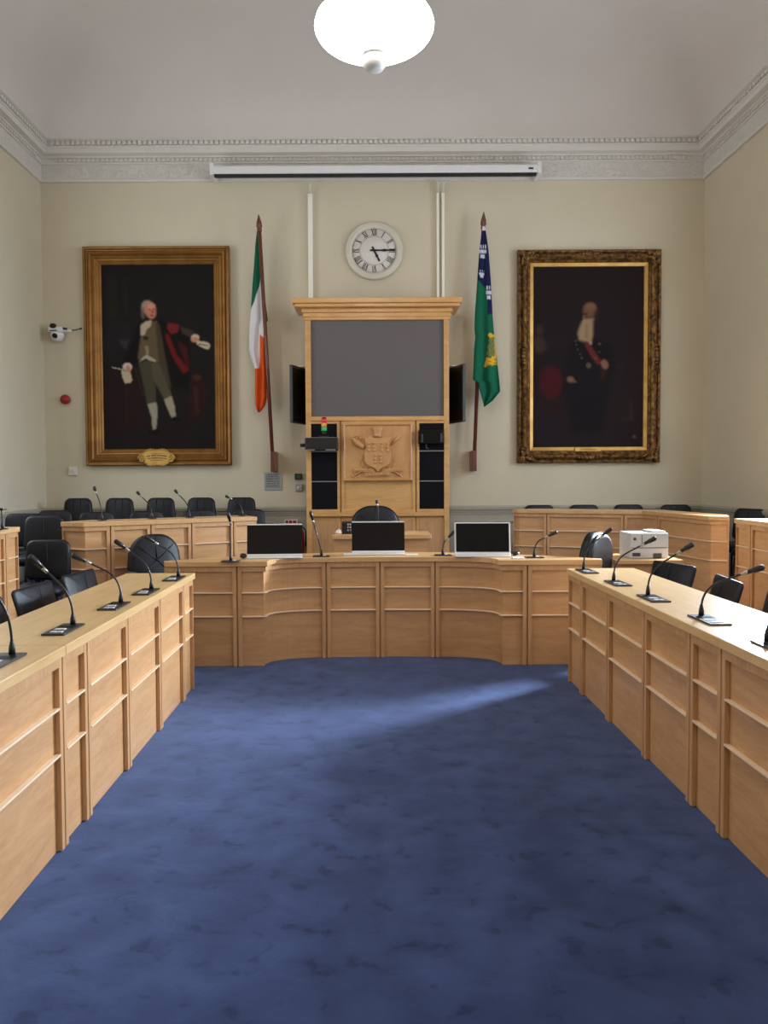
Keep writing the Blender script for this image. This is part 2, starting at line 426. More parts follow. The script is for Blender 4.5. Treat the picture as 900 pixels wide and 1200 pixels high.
# raised floors (tiers) behind the rows
DZ = .27
m = MB()
m.prism([(XL + .03, 1), (-2.84, 1), (-2.84, 6.58), (-3.25, 6.58), (-3.25, 7.30), (-2.62, 7.30), (-2.55, 7.13), (-1.02, 8.08), (-1.02, YB - .03), (XL + .03, YB - .03)], 0.001, DZ)
m.prism([(XR - .03, 1), (3.33, 1), (3.33, 7.45), (3.05, 8.80), (1.65, 9.40), (1.65, YB - .03), (XR - .03, YB - .03)][::-1], 0.001, DZ)
m.box(-.95, 1.2, 7.3, YB - .03, 0.001, .15)
m.box(-3.24, -2.45, 6.59, 7.29 - .2, 0.001, .09)
struct(m.build('floor_tier', M['carpet']))

# ================================================================= DESKS
def desk(name, label, path, back, bounds, z0, hgt, topmat, seams=(), group=None, over=.02, ends=(True, True)):
    """path: front line in plan (front on the right-hand side), back: back line of the top in the same order"""
    L = plen(path); c = Vector((sum(p[0] for p in path) / len(path), sum(p[1] for p in path) / len(path), z0))
    o = thing(name, c, label, 'desk', group)
    zt = z0 + hgt; T = .042; zb = zt - T
    m = MB(); m.sweep(path, -.034, -.018, z0 + .002, zb); m.build('front_panel', M['wood_h'], o, world=True)
    if ends[0] or ends[1]:
        for e, k in ((ends[0], 0), (ends[1], -1)):
            if not e: continue
            m = MB()
            a = Vector(offs(path, -.035)[k]); b = Vector(back[k]); nb = Vector(path[1 if k == 0 else -2]) - Vector(path[k]); nb.normalize(); nb *= .025
            b = a + (b - a) * .93
            m.prism([tuple(a), tuple(b), tuple(b + nb), tuple(a + nb)], z0 + .002, zb)
            m.build('end_panel', M['wood_v'], o, world=True)
    m = MB(); sw = .030; bs = [0] + list(bounds) + [L]
    cells = []
    for i in range(len(bs) - 1):
        a = bs[i] + (.0055 if i else 0); b = bs[i + 1] - (.0055 if i < len(bs) - 2 else 0)
        first, last = i == 0, i == len(bs) - 2
        wa = sw if not first else .012; wb = sw if not last else .012
        m.sweep(sub(path, a, a + wa), -.0179, .004, z0 + .002, zb - .001)
        m.sweep(sub(path, b - wb, b), -.0179, .004, z0 + .002, zb - .001)
        m.sweep(sub(path, a + wa, b - wb), -.0179, .004, zb - .042, zb - .001)
        cells.append((a + wa, b - wb))
    m.build('frame', M['wood_v'], o, world=True, bevel=.002)
    for q in (.70, .475):
        z = z0 + hgt * q; m = MB()
        for a, b in cells: m.sweep(sub(path, a, b), -.0179, .007, z - .0045, z + .0045)
        m.build('bead', M['wood_pale'], o, world=True, bevel=.002)
    sp = [0] + list(seams) + [L]
    for i in range(len(sp) - 1):
        fr = offs(path, over)
        frs = sub(fr, sp[i] + (.0015 if i else 0), sp[i + 1] - (.0015 if i < len(sp) - 2 else 0)) if seams else fr
        if seams:   # straight desks only: back line is parallel
            bk = sub(back, sp[i] + (.0015 if i else 0), sp[i + 1] - (.0015 if i < len(sp) - 2 else 0))
        else: bk = back
        m = MB(); m.prism(list(frs) + list(bk)[::-1], zb, zt); m.build('worktop', topmat, o, world=True, bevel=.004)
    return o
HD = .83
FXL, FXR = -1.235, 1.465
ya, yb = .4, 5.52
desk('council_desk', 'long beech desk on the left, in front of the blue-lit chairs', [(FXL, ya), (FXL, yb)], [(-1.70, ya), (-1.70, yb)],
     [y - ya for y in (1.34, 2.24, 3.14, 3.42, 4.01, 4.64, 5.235)], 0, HD, M['top_y'], seams=[3.14 - ya])
ya2, yb2 = .4, 5.68
desk('council_desk', 'long beech desk on the right, nearest on that side', [(FXR, yb2), (FXR, ya2)], [(1.935, yb2), (1.935, ya2)],
     [yb2 - y for y in (5.343, 4.755, 4.122, 3.534, 3.22, 2.32, 1.42)], 0, HD, M['top_y'], seams=[yb2 - 3.22])
# centre desk with bowed recess
YC = 6.18
def arc(x0, y0, x1, y1, n=12, rev=False):
    out = []
    for k in range(n + 1):
        a = PI / 2 * k / n
        if not rev: out.append((x0 + (x1 - x0) * (1 - math.cos(a)) , y0 + (y1 - y0) * math.sin(a)))
        else: out.append((x0 + (x1 - x0) * math.sin(a), y0 + (y1 - y0) * (1 - math.cos(a))))
    return out
cpath = [(-1.60, YC), (-.805, YC), (-.80, YC + .07)] + arc(-.79, YC + .085, -.34, YC + .285)[1:] + [(.125, YC + .30)] + arc(.59, YC + .285, 1.04, YC + .085, rev=True)[:-1] + [(1.05, YC + .07), (1.055, YC), (1.85, YC)]
cback = [(-1.62, YC + .06), (-1.35, YC + .26), (-.85, YC + .50), (-.4, YC + .66), (.125, YC + .74), (.65, YC + .66), (1.10, YC + .50), (1.60, YC + .26), (1.87, YC + .06)]
def s_at(path, x):
    acc = 0
    for i in range(len(path) - 1):
        a, b = Vector(path[i]), Vector(path[i + 1])
        if a.x <= x <= b.x and b.x > a.x: return acc + (b - a).length * (x - a.x) / (b.x - a.x)
        acc += (b - a).length
desk('chair_desk', 'wide bowed beech desk facing the room with three monitors on it', cpath, cback, [s_at(cpath, x) for x in (-1.03, -.34, .105, .56, 1.265)], 0, HD + .01, M['top_x'])
# back left rows on the tier
ZT = DZ + HD
pth = [(-2.82, 7.25), (-2.575, 7.14), (-1.135, 8.05)]
desk('tier_desk', 'beech desk on the raised tier below the left painting', pth, offs(pth, -.38), [s_at(pth, -2.38), s_at(pth, -2.06), s_at(pth, -1.72), s_at(pth, -1.35)], DZ, HD, M['top_x'])
pth = [(-2.92, 1.6), (-2.92, 6.55)]
desk('tier_desk', 'beech tier desk at the left edge of the photo', pth, [(-3.3, 1.6), (-3.3, 6.55)], [1.2, 2.2, 3.2, 4.1, 4.72], DZ, HD, M['top_y'])
pth = [(1.77, 9.47), (1.82, 9.40), (3.15, 8.93), (3.36, 7.68), (3.52, 7.62)]
desk('tier_desk', 'angled beech tier desk below the right painting', pth, offs(pth, -.34), [s_at(pth, 2.13), s_at(pth, 2.95), 1.98, 2.45][:2] + [s_at(pth, 3.2)], DZ, HD, M['top_x'])
pth = [(3.40, 7.22), (3.40, 1.6)]
desk('tier_desk', 'beech tier desk at the right edge of the photo', pth, [(3.78, 7.22), (3.78, 1.6)], [.28, 1.1, 2.0, 3.0, 4.0], DZ, HD, M['top_y'])

# president's small desk
m0 = thing('podium_desk', (.13, 7.6, .15), 'small square beech desk between bowed desk and tall cabinet', 'desk')
m = MB(); m.box(-.34, .62, 7.56, 8.02, .90, .945); m.build('worktop', M['top_x'], m0, world=True, bevel=.004)
m = MB(); m.box(-.30, .58, 7.60, 7.62, .152, .90); m.build('front_panel', M['wood_h'], m0, world=True)
for x in (-.32, .58):
    m = MB(); m.box(x, x + .02, 7.60, 7.98, .152, .90); m.build('end_panel', M['wood_v'], m0, world=True)
# ================================================================= CABINET
YCB = 9.65
def cz(py): return atY(442, py, YCB).z
def cxx(px, py=480): return atY(px, py, YCB).x
cab = thing('display_cabinet', (.13, YCB + .15, .15), 'tall beech cabinet with large grey screen and carved coat of arms', 'cabinet')
xa, xb = cxx(358, 450), cxx(526.3, 450); x1, x2 = cxx(364, 430), cxx(520.3, 430)
ztop, zs1, zs0 = cz(374), cz(371.5), cz(488.7)
m = MB()
m.box(xa, x1, YCB, YCB + .45, .152, ztop + .05); m.box(x2, xb, YCB, YCB + .45, .152, ztop + .05)
m.box(x1, x2, YCB + .05, YCB + .45, .152, ztop + .05)
m.box(x1, x2, YCB - .0, YCB + .05, zs1, ztop + .05)
m.build('carcass', M['wood_gold'], cab, world=True, bevel=.004)
m = MB()   # crown
for q, a, b in ((.012, 375, 371.5), (.022, 371.5, 366.5), (.04, 366.5, 361.5), (.12, 361.5, 357.5), (.145, 357.5, 351.5)):
    m.box(xa - q, xb + q, YCB - q, YCB + .44, cz(a), cz(b))
m.build('crown_moulding', M['wood_gold'], cab, world=True, bevel=.008)
m = MB(); m.box(x1 + .001, x2 - .001, YCB + .02, YCB + .049, zs0, zs1 - .001); sc = m.build('screen', M['screen'], cab, world=True)
m = MB(); m.ring(x1 - .015, x2 + .015, zs0 - .01, zs1 + .01, [(0, 0), (0, .012), (.014, .012), (.02, 0)], plane='xz', base=YCB - .001)
m.build('screen_frame', M['wood_gold'], cab, world=True)
zr, zd = cz(493), cz(600)
m = MB(); m.box(x1, x2, YCB - .015, YCB + .05, zr, zs0); m.box(x1, x2, YCB - .01, YCB + .05, cz(605), zd)
cols = [(cxx(360.5), cxx(398)), (cxx(399.5), cxx(486.5)), (cxx(488), cxx(523.5))]
for a, b in cols: m.ring(a, b, zd, zr, [(0, 0), (0, .016), (.034, .016), (.034, 0)], plane='xz', base=YCB + .02)
for a, b in cols: m.ring(a, b, .2, cz(606), [(0, 0), (0, .016), (.034, .016), (.034, 0)], plane='xz', base=YCB + .05)
m.build('face_frame', M['wood_gold'], cab, world=True, bevel=.003)
for k, (a, b) in enumerate((cols[0], cols[2])):
    m = MB(); m.box(a + .034, b - .034, YCB + .01, YCB + .049, zd + .034, zr - .034); g = m.build('speaker_cloth', M['fabric'], cab, world=True)
    for py in (528.7, 564):
        m = MB(); m.box(a + .034, b - .034, YCB - .001, YCB + .009, cz(py) - .006, cz(py) + .006); m.build('divider_strip', M['metal'], g, world=True)
for a, b in cols:
    m = MB(); m.box(a + .034, b - .034, YCB + .03, YCB + .049, .234, cz(606) - .034); m.build('door', M['wood_v'], cab, world=True)
a, b = cols[1]
m = MB(); m.box(a + .034, b - .034, YCB + .02, YCB + .049, zd + .034, zr - .034); m.build('plain_panel', M['wood_gold'], cab, world=True)
# carved arms
cp = MB(); X0, X1, Z0, Z1 = cxx(402), cxx(483), cz(563.5), cz(496.5)
cp.box(X0 + .015, X1 - .015, YCB - .03, YCB + .019, Z0 + .015, Z1 - .015)
cp.ring(X0, X1, Z0, Z1, [(0, -.02), (0, .045), (.012, .052), (.022, .045), (.03, .028), (.03, 0)], plane='xz', base=YCB)
carv = cp.build('carved_panel', M['carved'], cab, world=True)
def RZ(u, v): return ((u - 450) / 905 + (X0 + X1) / 2, (Z0 + Z1) / 2 + (378 - v) / 905)
YP = YCB - .03
def relief(poly, h, name=None, inset=0):
    mm = MB(); pts = [RZ(*p) for p in poly]; mm.prism(pts, YP - h * 1.5, YP + .004, axis='y'); return mm
def curvepts(ps, n=6):
    out = []
    for i in range(len(ps)):
        p0, p1, p2, p3 = [Vector(ps[(i + k - 1) % len(ps)]) for k in range(4)]
        for j in range(n):
            t = j / n; out.append(tuple(.5 * ((2 * p1) + (-p0 + p2) * t + (2 * p0 - 5 * p1 + 4 * p2 - p3) * t * t + (-p0 + 3 * p1 - 3 * p2 + p3) * t ** 3)))
    return out
sh = relief([(310, 215), (330, 225), (350, 212), (400, 222), (450, 218), (500, 222), (550, 212), (575, 225), (595, 215), (590, 260), (580, 330), (598, 400), (596, 470), (575, 515), (530, 538), (480, 560), (450, 600), (420, 560), (370, 538), (325, 515), (303, 470), (300, 400), (322, 330), (312, 260)], .035)
shield = sh.build('shield', M['carved'], carv, world=True, bevel=.006)
tw = MB()
for (u, v) in ((352, 320), (412, 320), (492, 320), (556, 320), (423, 450), (485, 450)):
    x, z = RZ(u, v)
    tw.lathe([(.020, -.055), (.022, -.045), (.016, -.04), (.016, -.012), (.020, -.008), (.020, .0), (.015, .004), (.014, .03), (.019, .034), (.019, .046), (.008, .05)], 10, (x, YP - .053, z), mi=0)
tw.build('carved_tower', M['carved'], shield, world=True)
cr = MB(); x, z = RZ(448, 160)
cr.lathe([(.050, -.055), (.053, -.045), (.048, -.03), (.055, .02), (.064, .05), (.058, .062), (.03, .068)], 16, (x, YP - .02, z))
for k in range(7): a = PI * k / 6; cr.blob((x + .056 * math.cos(a), YP - .02 - .05 * math.sin(a), z + .055), .012, 8)
cr.build('carved_crown', M['carved'], carv, world=True)
cn = MB()
P = [RZ(*q) for q in ((300, 320), (270, 310), (225, 280), (195, 245), (170, 215))]
cn.tube([(p[0], YP - .012, p[1]) for p in P], [.03, .034, .04, .036, .022], 12)
for (u, v) in ((180, 205), (205, 196), (235, 200), (255, 222), (165, 228), (215, 225)): p = RZ(u, v); cn.blob((p[0], YP - .035, p[1]), .014, 8)
cn.build('carved_horn', M['carved'], carv, world=True)
for q0, q1, r in (((590, 300), (712, 190), .012), ((600, 275), (690, 190), .006), ((175, 645), (330, 545), .011), ((700, 640), (560, 545), .011)):
    p, q = RZ(*q0), RZ(*q1); st = MB(); st.tube([(p[0], YP - .012, p[1]), (q[0], YP - .012, q[1])], r, 8)
    if q0[1] > 600: r2 = r * 1.6; st.blob((p[0], YP - .014, p[1]), (r2, .016, r2), 8)
    st.build('carved_staff', M['carved'], carv, world=True)
for poly, h in (([(185, 550), (400, 565), (420, 600), (185, 590)], .03), ([(480, 600), (500, 565), (715, 545), (718, 585), (560, 600)], .03), ([(305, 605), (585, 600), (592, 632), (310, 640)], .04)):
    sc_ = MB(); sc_.prism([RZ(*p) for p in poly], YP - h, YP + .003, axis='y'); u0 = min(p[0] for p in poly) + 25; v0 = sum(p[1] for p in poly) / len(poly); n_ = int((max(p[0] for p in poly) - u0) / 24)
    for k in range(n_): p = RZ(u0 + 23 * k, v0 + (2 if k % 2 else -2)); sc_.blob((p[0], YP - h - .001, p[1]), (.008, .007, .011), 6)
    sc_.build('carved_scroll', M['carved'], carv, world=True)
for s, c in ((-1, 300), (1, 600)):
    lf = MB()
    for k in range(3):
        a = [RZ(c + s * (5 + 10 * k), 400 + k * 20), RZ(c + s * (28 + 12 * k), 460), RZ(c + s * (22 + 10 * k), 520), RZ(c - s * 8, 560)]
        lf.tube([(p[0], YP - .004, p[1]) for p in a], [.003, .007, .007, .004], 6)
    lf.build('carved_mantling', M['carved'], carv, world=True)

# side monitors on brackets
for s, px, lab in ((-1, 350.5, 'black flat display angled out on the left side of the tall cabinet'), (1, 534, 'black flat display angled out on the right side of the tall cabinet')):
    p = atY(px, 460, YCB + .2); t = thing('wall_display', (p.x, YCB + .2, cz(495)), lab, 'monitor', 'displays flanking the cabinet')
    hh = cz(427) - cz(495)
    mt = Matrix.Rotation(s * math.radians(-71), 4, 'Z')
    m = MB(); m.box(-.24, .24, -.02, .02, 0, hh, mat=mt); m.build('display_housing', M['black'], t, bevel=.006)
    m = MB(); m.box(-.225, .225, -.024, -.0205, .03, hh - .03, mat=mt); m.build('display_glass', M['gloss'], t)
    m = MB(); m.box(-.15, .15, .0205, .06, .12, hh - .12, mat=mt); m.build('back_cover', M['black'], t, bevel=.01)
    m = MB(); m.tube([(-s * .01, .06, hh - .06), (-s * .02, .2, hh + .02), (-s * .08, .32, hh + .03)], .014, 8); m.box(-.05, .05, .03, .33, hh + .005, hh + .02)
    m.build('bracket', M['offwhite'], t)

# control box with beacon on the left column
p = atY(377, 520, YCB - .12)
t = thing('equipment_box', (p.x, YCB - .12, cz(529)), 'black tray box with chrome edges mounted low on the left cabinet column', 'equipment')
zz = cz(513) - cz(529)
m = MB(); m.box(-.20, .20, -.06, .07, .01, zz); m.build('housing', M['black'], t, bevel=.012)
m = MB(); m.box(-.19, -.08, -.066, -.061, .008, .022); m.box(.05, .17, -.066, -.061, .008, .022); m.box(-.19, .19, -.062, -.058, zz - .006, zz); m.build('metal_trim', M['metal'], t, bevel=.002)
m = MB(); m.lathe([(.02, -.26), (.022, -.25), (.022, -.205), (.014, -.20)], 14, (0, 0, zz * .45), axis='x'); m.build('side_knob', M['black'], t)
q = thing('signal_beacon', (p.x + .03, YCB - .12, cz(513) + .001), 'small stack light with red amber and green lenses on the black box', 'signal light')
m = MB(); m.box(-.06, .05, -.03, .03, 0, .02); m.lathe([(.026, .02), (.026, .07), (.02, .075)], 16); m.build('base', M['black'], q)
for k, mt in enumerate(('lgreen', 'amber', 'lred')):
    m = MB(); m.lathe([(.030, .076 + .05 * k), (.034, .08 + .05 * k), (.034, .122 + .05 * k), (.030, .1255 + .05 * k)], 18); tag(m.build('lens', M[mt], q), {'lgreen': 'green lens', 'amber': 'amber lens', 'lred': 'red lens'}[mt])
m = MB(); m.lathe([(.03, .227), (.028, .24), (.01, .245)], 16); m.build('cap', M['black'], q)
p = atY(505, 512, YCB - .06)
t = thing('camera_unit', (p.x, YCB - .06, cz(521)), 'small dark glossy box mounted on the right cabinet column', 'equipment')
m = MB(); m.box(-.155, .155, -.05, .045, 0, cz(505) - cz(521)); m.build('housing', M['gloss'], t, bevel=.008)
m = MB(); m.box(-.12, -.10, -.056, -.0505, .02, .12); m.build('side_strip', M['dgrey'], t)
m = MB(); m.box(.11, .135, -.056, -.0505, .02, .13); m.build('side_strip', M['dgrey'], t)
m = MB(); m.tube([(-.06, -.03, 0), (-.06, -.03, -.05), (-.03, -.03, -.06)], .008, 8); m.build('cable', M['dgrey'], t)

# ================================================================= PAINTINGS
def blur(a, s):
    if s <= 0: return a
    r = int(3 * s) + 1; k = np.exp(-.5 * (np.arange(-r, r + 1) / s) ** 2); k /= k.sum()
    for ax in (0, 1):
        p = np.pad(a, [(r, r) if i == ax else (0, 0) for i in range(2)], mode='edge'); o = np.zeros_like(a)
        for i, kk in enumerate(k): o += kk * (p[i:i + a.shape[0], :] if ax == 0 else p[:, i:i + a.shape[1]])
        a = o
    return a
class Paint:
    def __init__(s, u0, u1, v0, v1, nx, nz, bg):
        s.U, s.V = np.meshgrid(np.linspace(u0, u1, nx), np.linspace(v0, v1, nz)); s.c = np.ones((nz, nx, 3)) * np.array(s2l(bg)) * .8; s.px = (u1 - u0) / nx
    def put(s, mask, col, soft=3, a=1.0):
        mk = (blur(mask.astype(float), soft / s.px) * a)[..., None]; s.c = s.c * (1 - mk) + np.array(s2l(col)) * .72 * mk; return s
    def poly(s, pts, col, soft=3, a=1.0):
        ins = np.zeros(s.U.shape, bool); n = len(pts)
        for i in range(n):
            (xa_, ya_), (xb_, yb_) = pts[i], pts[(i + 1) % n]
            if ya_ == yb_: continue
            c = ((s.V < ya_) != (s.V < yb_)) & (s.U < (xb_ - xa_) * (s.V - ya_) / (yb_ - ya_) + xa_); ins ^= c
        return s.put(ins, col, soft, a)
    def ell(s, x, y, rx, ry, col, soft=3, a=1.0, rot=0):
        c, q = math.cos(rot), math.sin(rot); X = (s.U - x) * c + (s.V - y) * q; Y = -(s.U - x) * q + (s.V - y) * c
        return s.put((X / rx) ** 2 + (Y / ry) ** 2 < 1, col, soft, a)
def canvas(name, p, x0, x1, z0, z1, y, parent):
    nz, nx, _ = p.c.shape; me = bpy.data.meshes.new(name)
    off = parent.location
    X, Z = np.meshgrid(np.linspace(x0, x1, nx), np.linspace(z1, z0, nz))
    co = np.stack([X - off.x, np.full_like(X, y - off.y), Z - off.z], -1).reshape(-1, 3)
    nb = len(co); back = co.copy(); 
    idx = np.arange(nx * nz).reshape(nz, nx)
    fa = np.stack([idx[:-1, :-1], idx[1:, :-1], idx[1:, 1:], idx[:-1, 1:]], -1).reshape(-1, 4)
    me.from_pydata(co.tolist(), [], fa.tolist()); me.materials.append(M['canvas'])
    at = me.color_attributes.new('paint', 'FLOAT_COLOR', 'POINT')
    at.data.foreach_set('color', np.concatenate([p.c.reshape(-1, 3), np.ones((nb, 1))], 1).astype(np.float32).ravel())
    o = bpy.data.objects.new(name, me); COL.objects.link(o); o.parent = parent
    s = o.modifiers.new('thickness', 'SOLIDIFY'); s.thickness = .01; s.offset = -1
    return o

def corners(px0, py0, px1, py1, Y):
    a, b = atY(px0, (py0 + py1) / 2, Y), atY(px1, (py0 + py1) / 2, Y); c, d = atY((px0 + px1) / 2, py1, Y), atY((px0 + px1) / 2, py0, Y)
    return a.x, b.x, c.z, d.z
# left portrait
fx0, fx1, fz0, fz1 = corners(98, 288, 269.5, 545.5, 10.13)
pic = thing('framed_portrait', ((fx0 + fx1) / 2, YB - .001, fz0), 'gilt framed full-length portrait of standing figure in red-lined robe', 'painting')
m = MB(); m.ring(fx0, fx1, fz0, fz1, [(.005, 0), (0, .05), (.0, .10), (.015, .115), (.03, .11), (.038, .085), (.05, .08), (.065, .10), (.085, .105), (.10, .09), (.11, .07), (.135, .075), (.15, .06), (.165, .058), (.18, .045), (.20, .048), (.215, .035), (.215, 0)], plane='xz', base=YB - .002)
m.build('gilt_frame', M['gilt'], pic, world=True)
p = Paint(122, 690, 122, 1052, 160, 262, (30, 26, 25))
p.ell(400, 750, 230, 350, (36, 26, 25), 60, .6)
p.poly([(150, 180), (195, 175), (200, 390), (150, 390)], (44, 40, 30), 10, .7).poly([(232, 180), (252, 180), (255, 380), (232, 380)], (44, 38, 30), 6, .6)
p.poly([(130, 395), (210, 390), (270, 430), (270, 500), (130, 620)], (38, 36, 36), 10, .6).poly([(205, 500), (260, 495), (240, 555)], (62, 64, 68), 5, .6)
p.poly([(130, 700), (330, 690), (340, 950), (140, 1000)], (44, 20, 22), 14, .7)
p.poly([(565, 680), (600, 670), (640, 740), (660, 790), (600, 900), (555, 920)], (56, 22, 20), 8, .7).poly([(580, 740), (600, 735), (605, 870), (585, 870)], (80, 50, 34), 5, .5).ell(597, 690, 22, 14, (86, 56, 34), 4, .6)
p.poly([(300, 420), (330, 400), (400, 395), (455, 408), (520, 430), (560, 460), (570, 640), (555, 760), (470, 740), (300, 620), (245, 640), (230, 590), (270, 520)], (20, 16, 16), 6)
p.poly([(455, 412), (512, 425), (505, 462), (470, 470), (450, 440)], (122, 36, 36), 4).poly([(440, 465), (462, 480), (500, 580), (556, 640), (560, 655), (530, 670), (478, 590), (445, 500)], (112, 26, 26), 4)
p.poly([(500, 500), (550, 540), (562, 640), (545, 630), (520, 560)], (80, 22, 22), 6, .9)
p.poly([(515, 432), (560, 445), (592, 465), (578, 492), (530, 470)], (66, 56, 44), 4)
p.poly([(335, 470), (318, 480), (300, 600), (320, 605)], (52, 42, 32), 4)
p.poly([(322, 415), (400, 405), (412, 470), (430, 610), (395, 612), (345, 570), (312, 606), (300, 590), (318, 480)], (104, 86, 60), 4)
p.poly([(392, 410), (412, 420), (440, 590), (468, 735), (455, 745), (430, 690), (405, 600)], (76, 62, 46), 4)
p.poly([(315, 430), (345, 405), (375, 402), (368, 430), (345, 450), (335, 478), (318, 475)], (196, 176, 150), 3).poly([(330, 480), (358, 484), (350, 500), (330, 498)], (30, 32, 34), 3)
p.poly([(335, 530), (352, 528), (358, 570), (345, 575)], (150, 136, 112), 3).poly([(345, 572), (390, 600), (390, 612), (355, 605), (345, 592), (325, 600), (306, 612), (322, 590)], (184, 168, 142), 2.5)
p.poly([(303, 615), (352, 600), (385, 615), (388, 818), (345, 824), (325, 720)], (76, 70, 52), 4).poly([(365, 615), (408, 612), (440, 700), (470, 778), (432, 800), (378, 700)], (88, 82, 60), 4)
p.poly([(345, 822), (392, 814), (397, 865), (388, 945), (370, 958), (366, 890)], (166, 158, 132), 3).poly([(430, 800), (468, 780), (484, 838), (488, 884), (468, 892), (448, 850)], (170, 162, 130), 3)
p.ell(382, 966, 34, 12, (14, 12, 12), 3).ell(490, 900, 24, 10, (14, 12, 12), 3)
p.ell(352, 335, 30, 34, (168, 150, 132), 4).ell(368, 352, 28, 42, (206, 132, 106), 4, rot=-.2).ell(372, 330, 20, 14, (222, 160, 136), 4).ell(378, 358, 6, 9, (180, 92, 70), 2).ell(374, 378, 9, 4, (140, 56, 46), 2).ell(366, 346, 5, 3, (70, 40, 32), 1.5).ell(386, 344, 4, 3, (70, 40, 32), 1.5)
p.ell(330, 365, 9, 30, (120, 104, 92), 4, .8)
p.ell(592, 488, 20, 16, (214, 190, 170), 3).ell(590, 500, 20, 13, (206, 140, 112), 3).poly([(598, 504), (655, 512), (668, 528), (660, 548), (640, 545), (600, 524)], (206, 190, 158), 2.5).poly([(605, 518), (655, 528), (655, 532), (606, 523)], (90, 70, 56), 1.5)
p.ell(247, 634, 23, 20, (220, 206, 190), 3).ell(250, 650, 13, 24, (204, 140, 112), 3).poly([(214, 648), (262, 664), (270, 700), (262, 715), (234, 718), (222, 690)], (196, 182, 148), 2.5).poly([(168, 634), (228, 646), (228, 651), (170, 641)], (176, 168, 150), 1.5)
p.poly([(282, 640), (292, 640), (330, 780), (322, 790)], (60, 40, 30), 3, .6).poly([(240, 720), (246, 720), (244, 930), (238, 930)], (60, 40, 30), 3, .6)
canvas('canvas', p, fx0 + .212, fx1 - .212, fz0 + .212, fz1 - .212, YB - .03, pic)
# name cartouche
cxm = atY(183.5, 536, 10.12); ct = MB()
el = [(cxm.x + .215 * math.cos(a) * (1 + .05 * math.cos(4 * a)), cxm.z + .105 * math.sin(a) * (1 + .08 * math.cos(6 * a))) for a in [2 * PI * k / 40 for k in range(40)]]
ct.prism(el, YB - .135, YB - .06, axis='y')
for k in range(40): ct.blob((el[k][0], YB - .13, el[k][1]), (.016 + .006 * (k % 3 == 0), .014, .014), 8)
for sx in (-1, 1):
    pts = [(cxm.x + sx * (.19 + .045 * math.cos(a) * (1 - k / 22)), YB - .14, cxm.z - .02 + .06 * math.sin(a) * (1 - k / 22)) for k, a in enumerate([PI * 3.2 * j / 18 for j in range(19)])]
    ct.tube(pts, .012, 6)
cart = ct.build('name_cartouche', M['gilt_flat'], pic, world=True, bevel=.004)
ink = MB()
for row, (zz, wdt, hh) in enumerate(((.045, .12, .008), (.018, .26, .016), (-.012, .24, .012), (-.038, .16, .008))):
    x = -wdt / 2; random.seed(row)
    while x < wdt / 2:
        l = random.choice((.008, .012, .012, .016)); z_ = cxm.z + zz - (x * x) * .9
        if random.random() > .14: ink.box(cxm.x + x, cxm.x + x + l * .7, YB - .1365, YB - .1351, z_, z_ + hh)
        x += l
ink.build('lettering', M['ink'], cart, world=True)

# right portrait
gx0, gx1, gz0, gz1 = corners(607.5, 291, 776, 542.5, 10.13)
pic2 = thing('framed_portrait', ((gx0 + gx1) / 2, YB - .001, gz0), 'ornate carved gilt framed dark portrait of bearded figure with red sash', 'painting')
m = MB(); m.ring(gx0, gx1, gz0, gz1, [(.0, 0), (0, .07), (.02, .10), (.035, .09), (.05, .07), (.07, .11), (.10, .12), (.125, .09), (.135, .06), (.155, .065), (.16, .03), (.16, 0)], plane='xz', base=YB - .002)
m.build('gilt_frame', M['gilt_ornate'], pic2, world=True)
m = MB(); m.ring(gx0, gx1, gz0, gz1, [(.158, 0), (.158, .045), (.165, .05), (.205, .04), (.21, .03), (.21, 0)], plane='xz', base=YB - .002)
m.build('gilt_slip', M['gilt_flat'], pic2, world=True)
p = Paint(117, 670, 137, 1037, 150, 244, (37, 27, 29))
p.ell(300, 600, 200, 300, (32, 22, 24), 60, .6).ell(230, 240, 120, 80, (42, 28, 28), 50, .7)
p.poly([(300, 520), (345, 490), (420, 490), (500, 520), (530, 640), (500, 720), (470, 960), (310, 960), (270, 690)], (22, 19, 24), 12, .9)
p.ell(208, 712, 56, 82, (78, 20, 28), 8, .9).ell(225, 860, 40, 22, (56, 18, 24), 12, .7)
p.ell(150, 450, 16, 26, (72, 56, 48), 8, .8).poly([(120, 490), (160, 480), (190, 530), (160, 570), (130, 560)], (70, 54, 46), 8, .8)
p.ell(400, 352, 34, 36, (120, 82, 60), 5).ell(405, 336, 26, 18, (136, 96, 72), 5).ell(432, 380, 10, 30, (58, 40, 34), 5, .8)
p.poly([(358, 370), (388, 366), (388, 374), (358, 378)], (52, 34, 30), 2).ell(372, 388, 7, 12, (128, 84, 62), 2.5).poly([(362, 402), (380, 398), (378, 410), (362, 412)], (176, 150, 120), 2)
p.poly([(360, 412), (380, 396), (418, 392), (416, 470), (412, 500), (400, 518), (372, 508), (345, 500), (342, 460)], (168, 140, 106), 5).poly([(380, 420), (395, 420), (392, 500), (375, 490)], (150, 122, 90), 4)
p.poly([(395, 505), (412, 505), (410, 525), (398, 528)], (160, 146, 126), 2.5)
p.poly([(370, 508), (392, 510), (430, 565), (462, 612), (440, 625), (400, 570)], (108, 40, 34), 4).poly([(455, 610), (482, 640), (480, 700), (455, 700)], (56, 28, 28), 6)
p.ell(476, 622, 17, 24, (142, 104, 80), 4, rot=-.4).ell(306, 697, 18, 15, (134, 98, 76), 4).ell(325, 708, 10, 6, (120, 84, 66), 3)
for u, v, r in ((335, 525, 4), (340, 548, 4), (352, 572, 4), (362, 590, 5), (450, 520, 7), (450, 560, 4), (430, 592, 6), (396, 628, 14), (330, 505, 5), (626, 985, 8)): p.ell(u, v, r, r, (110, 90, 66), 2.5, .75)
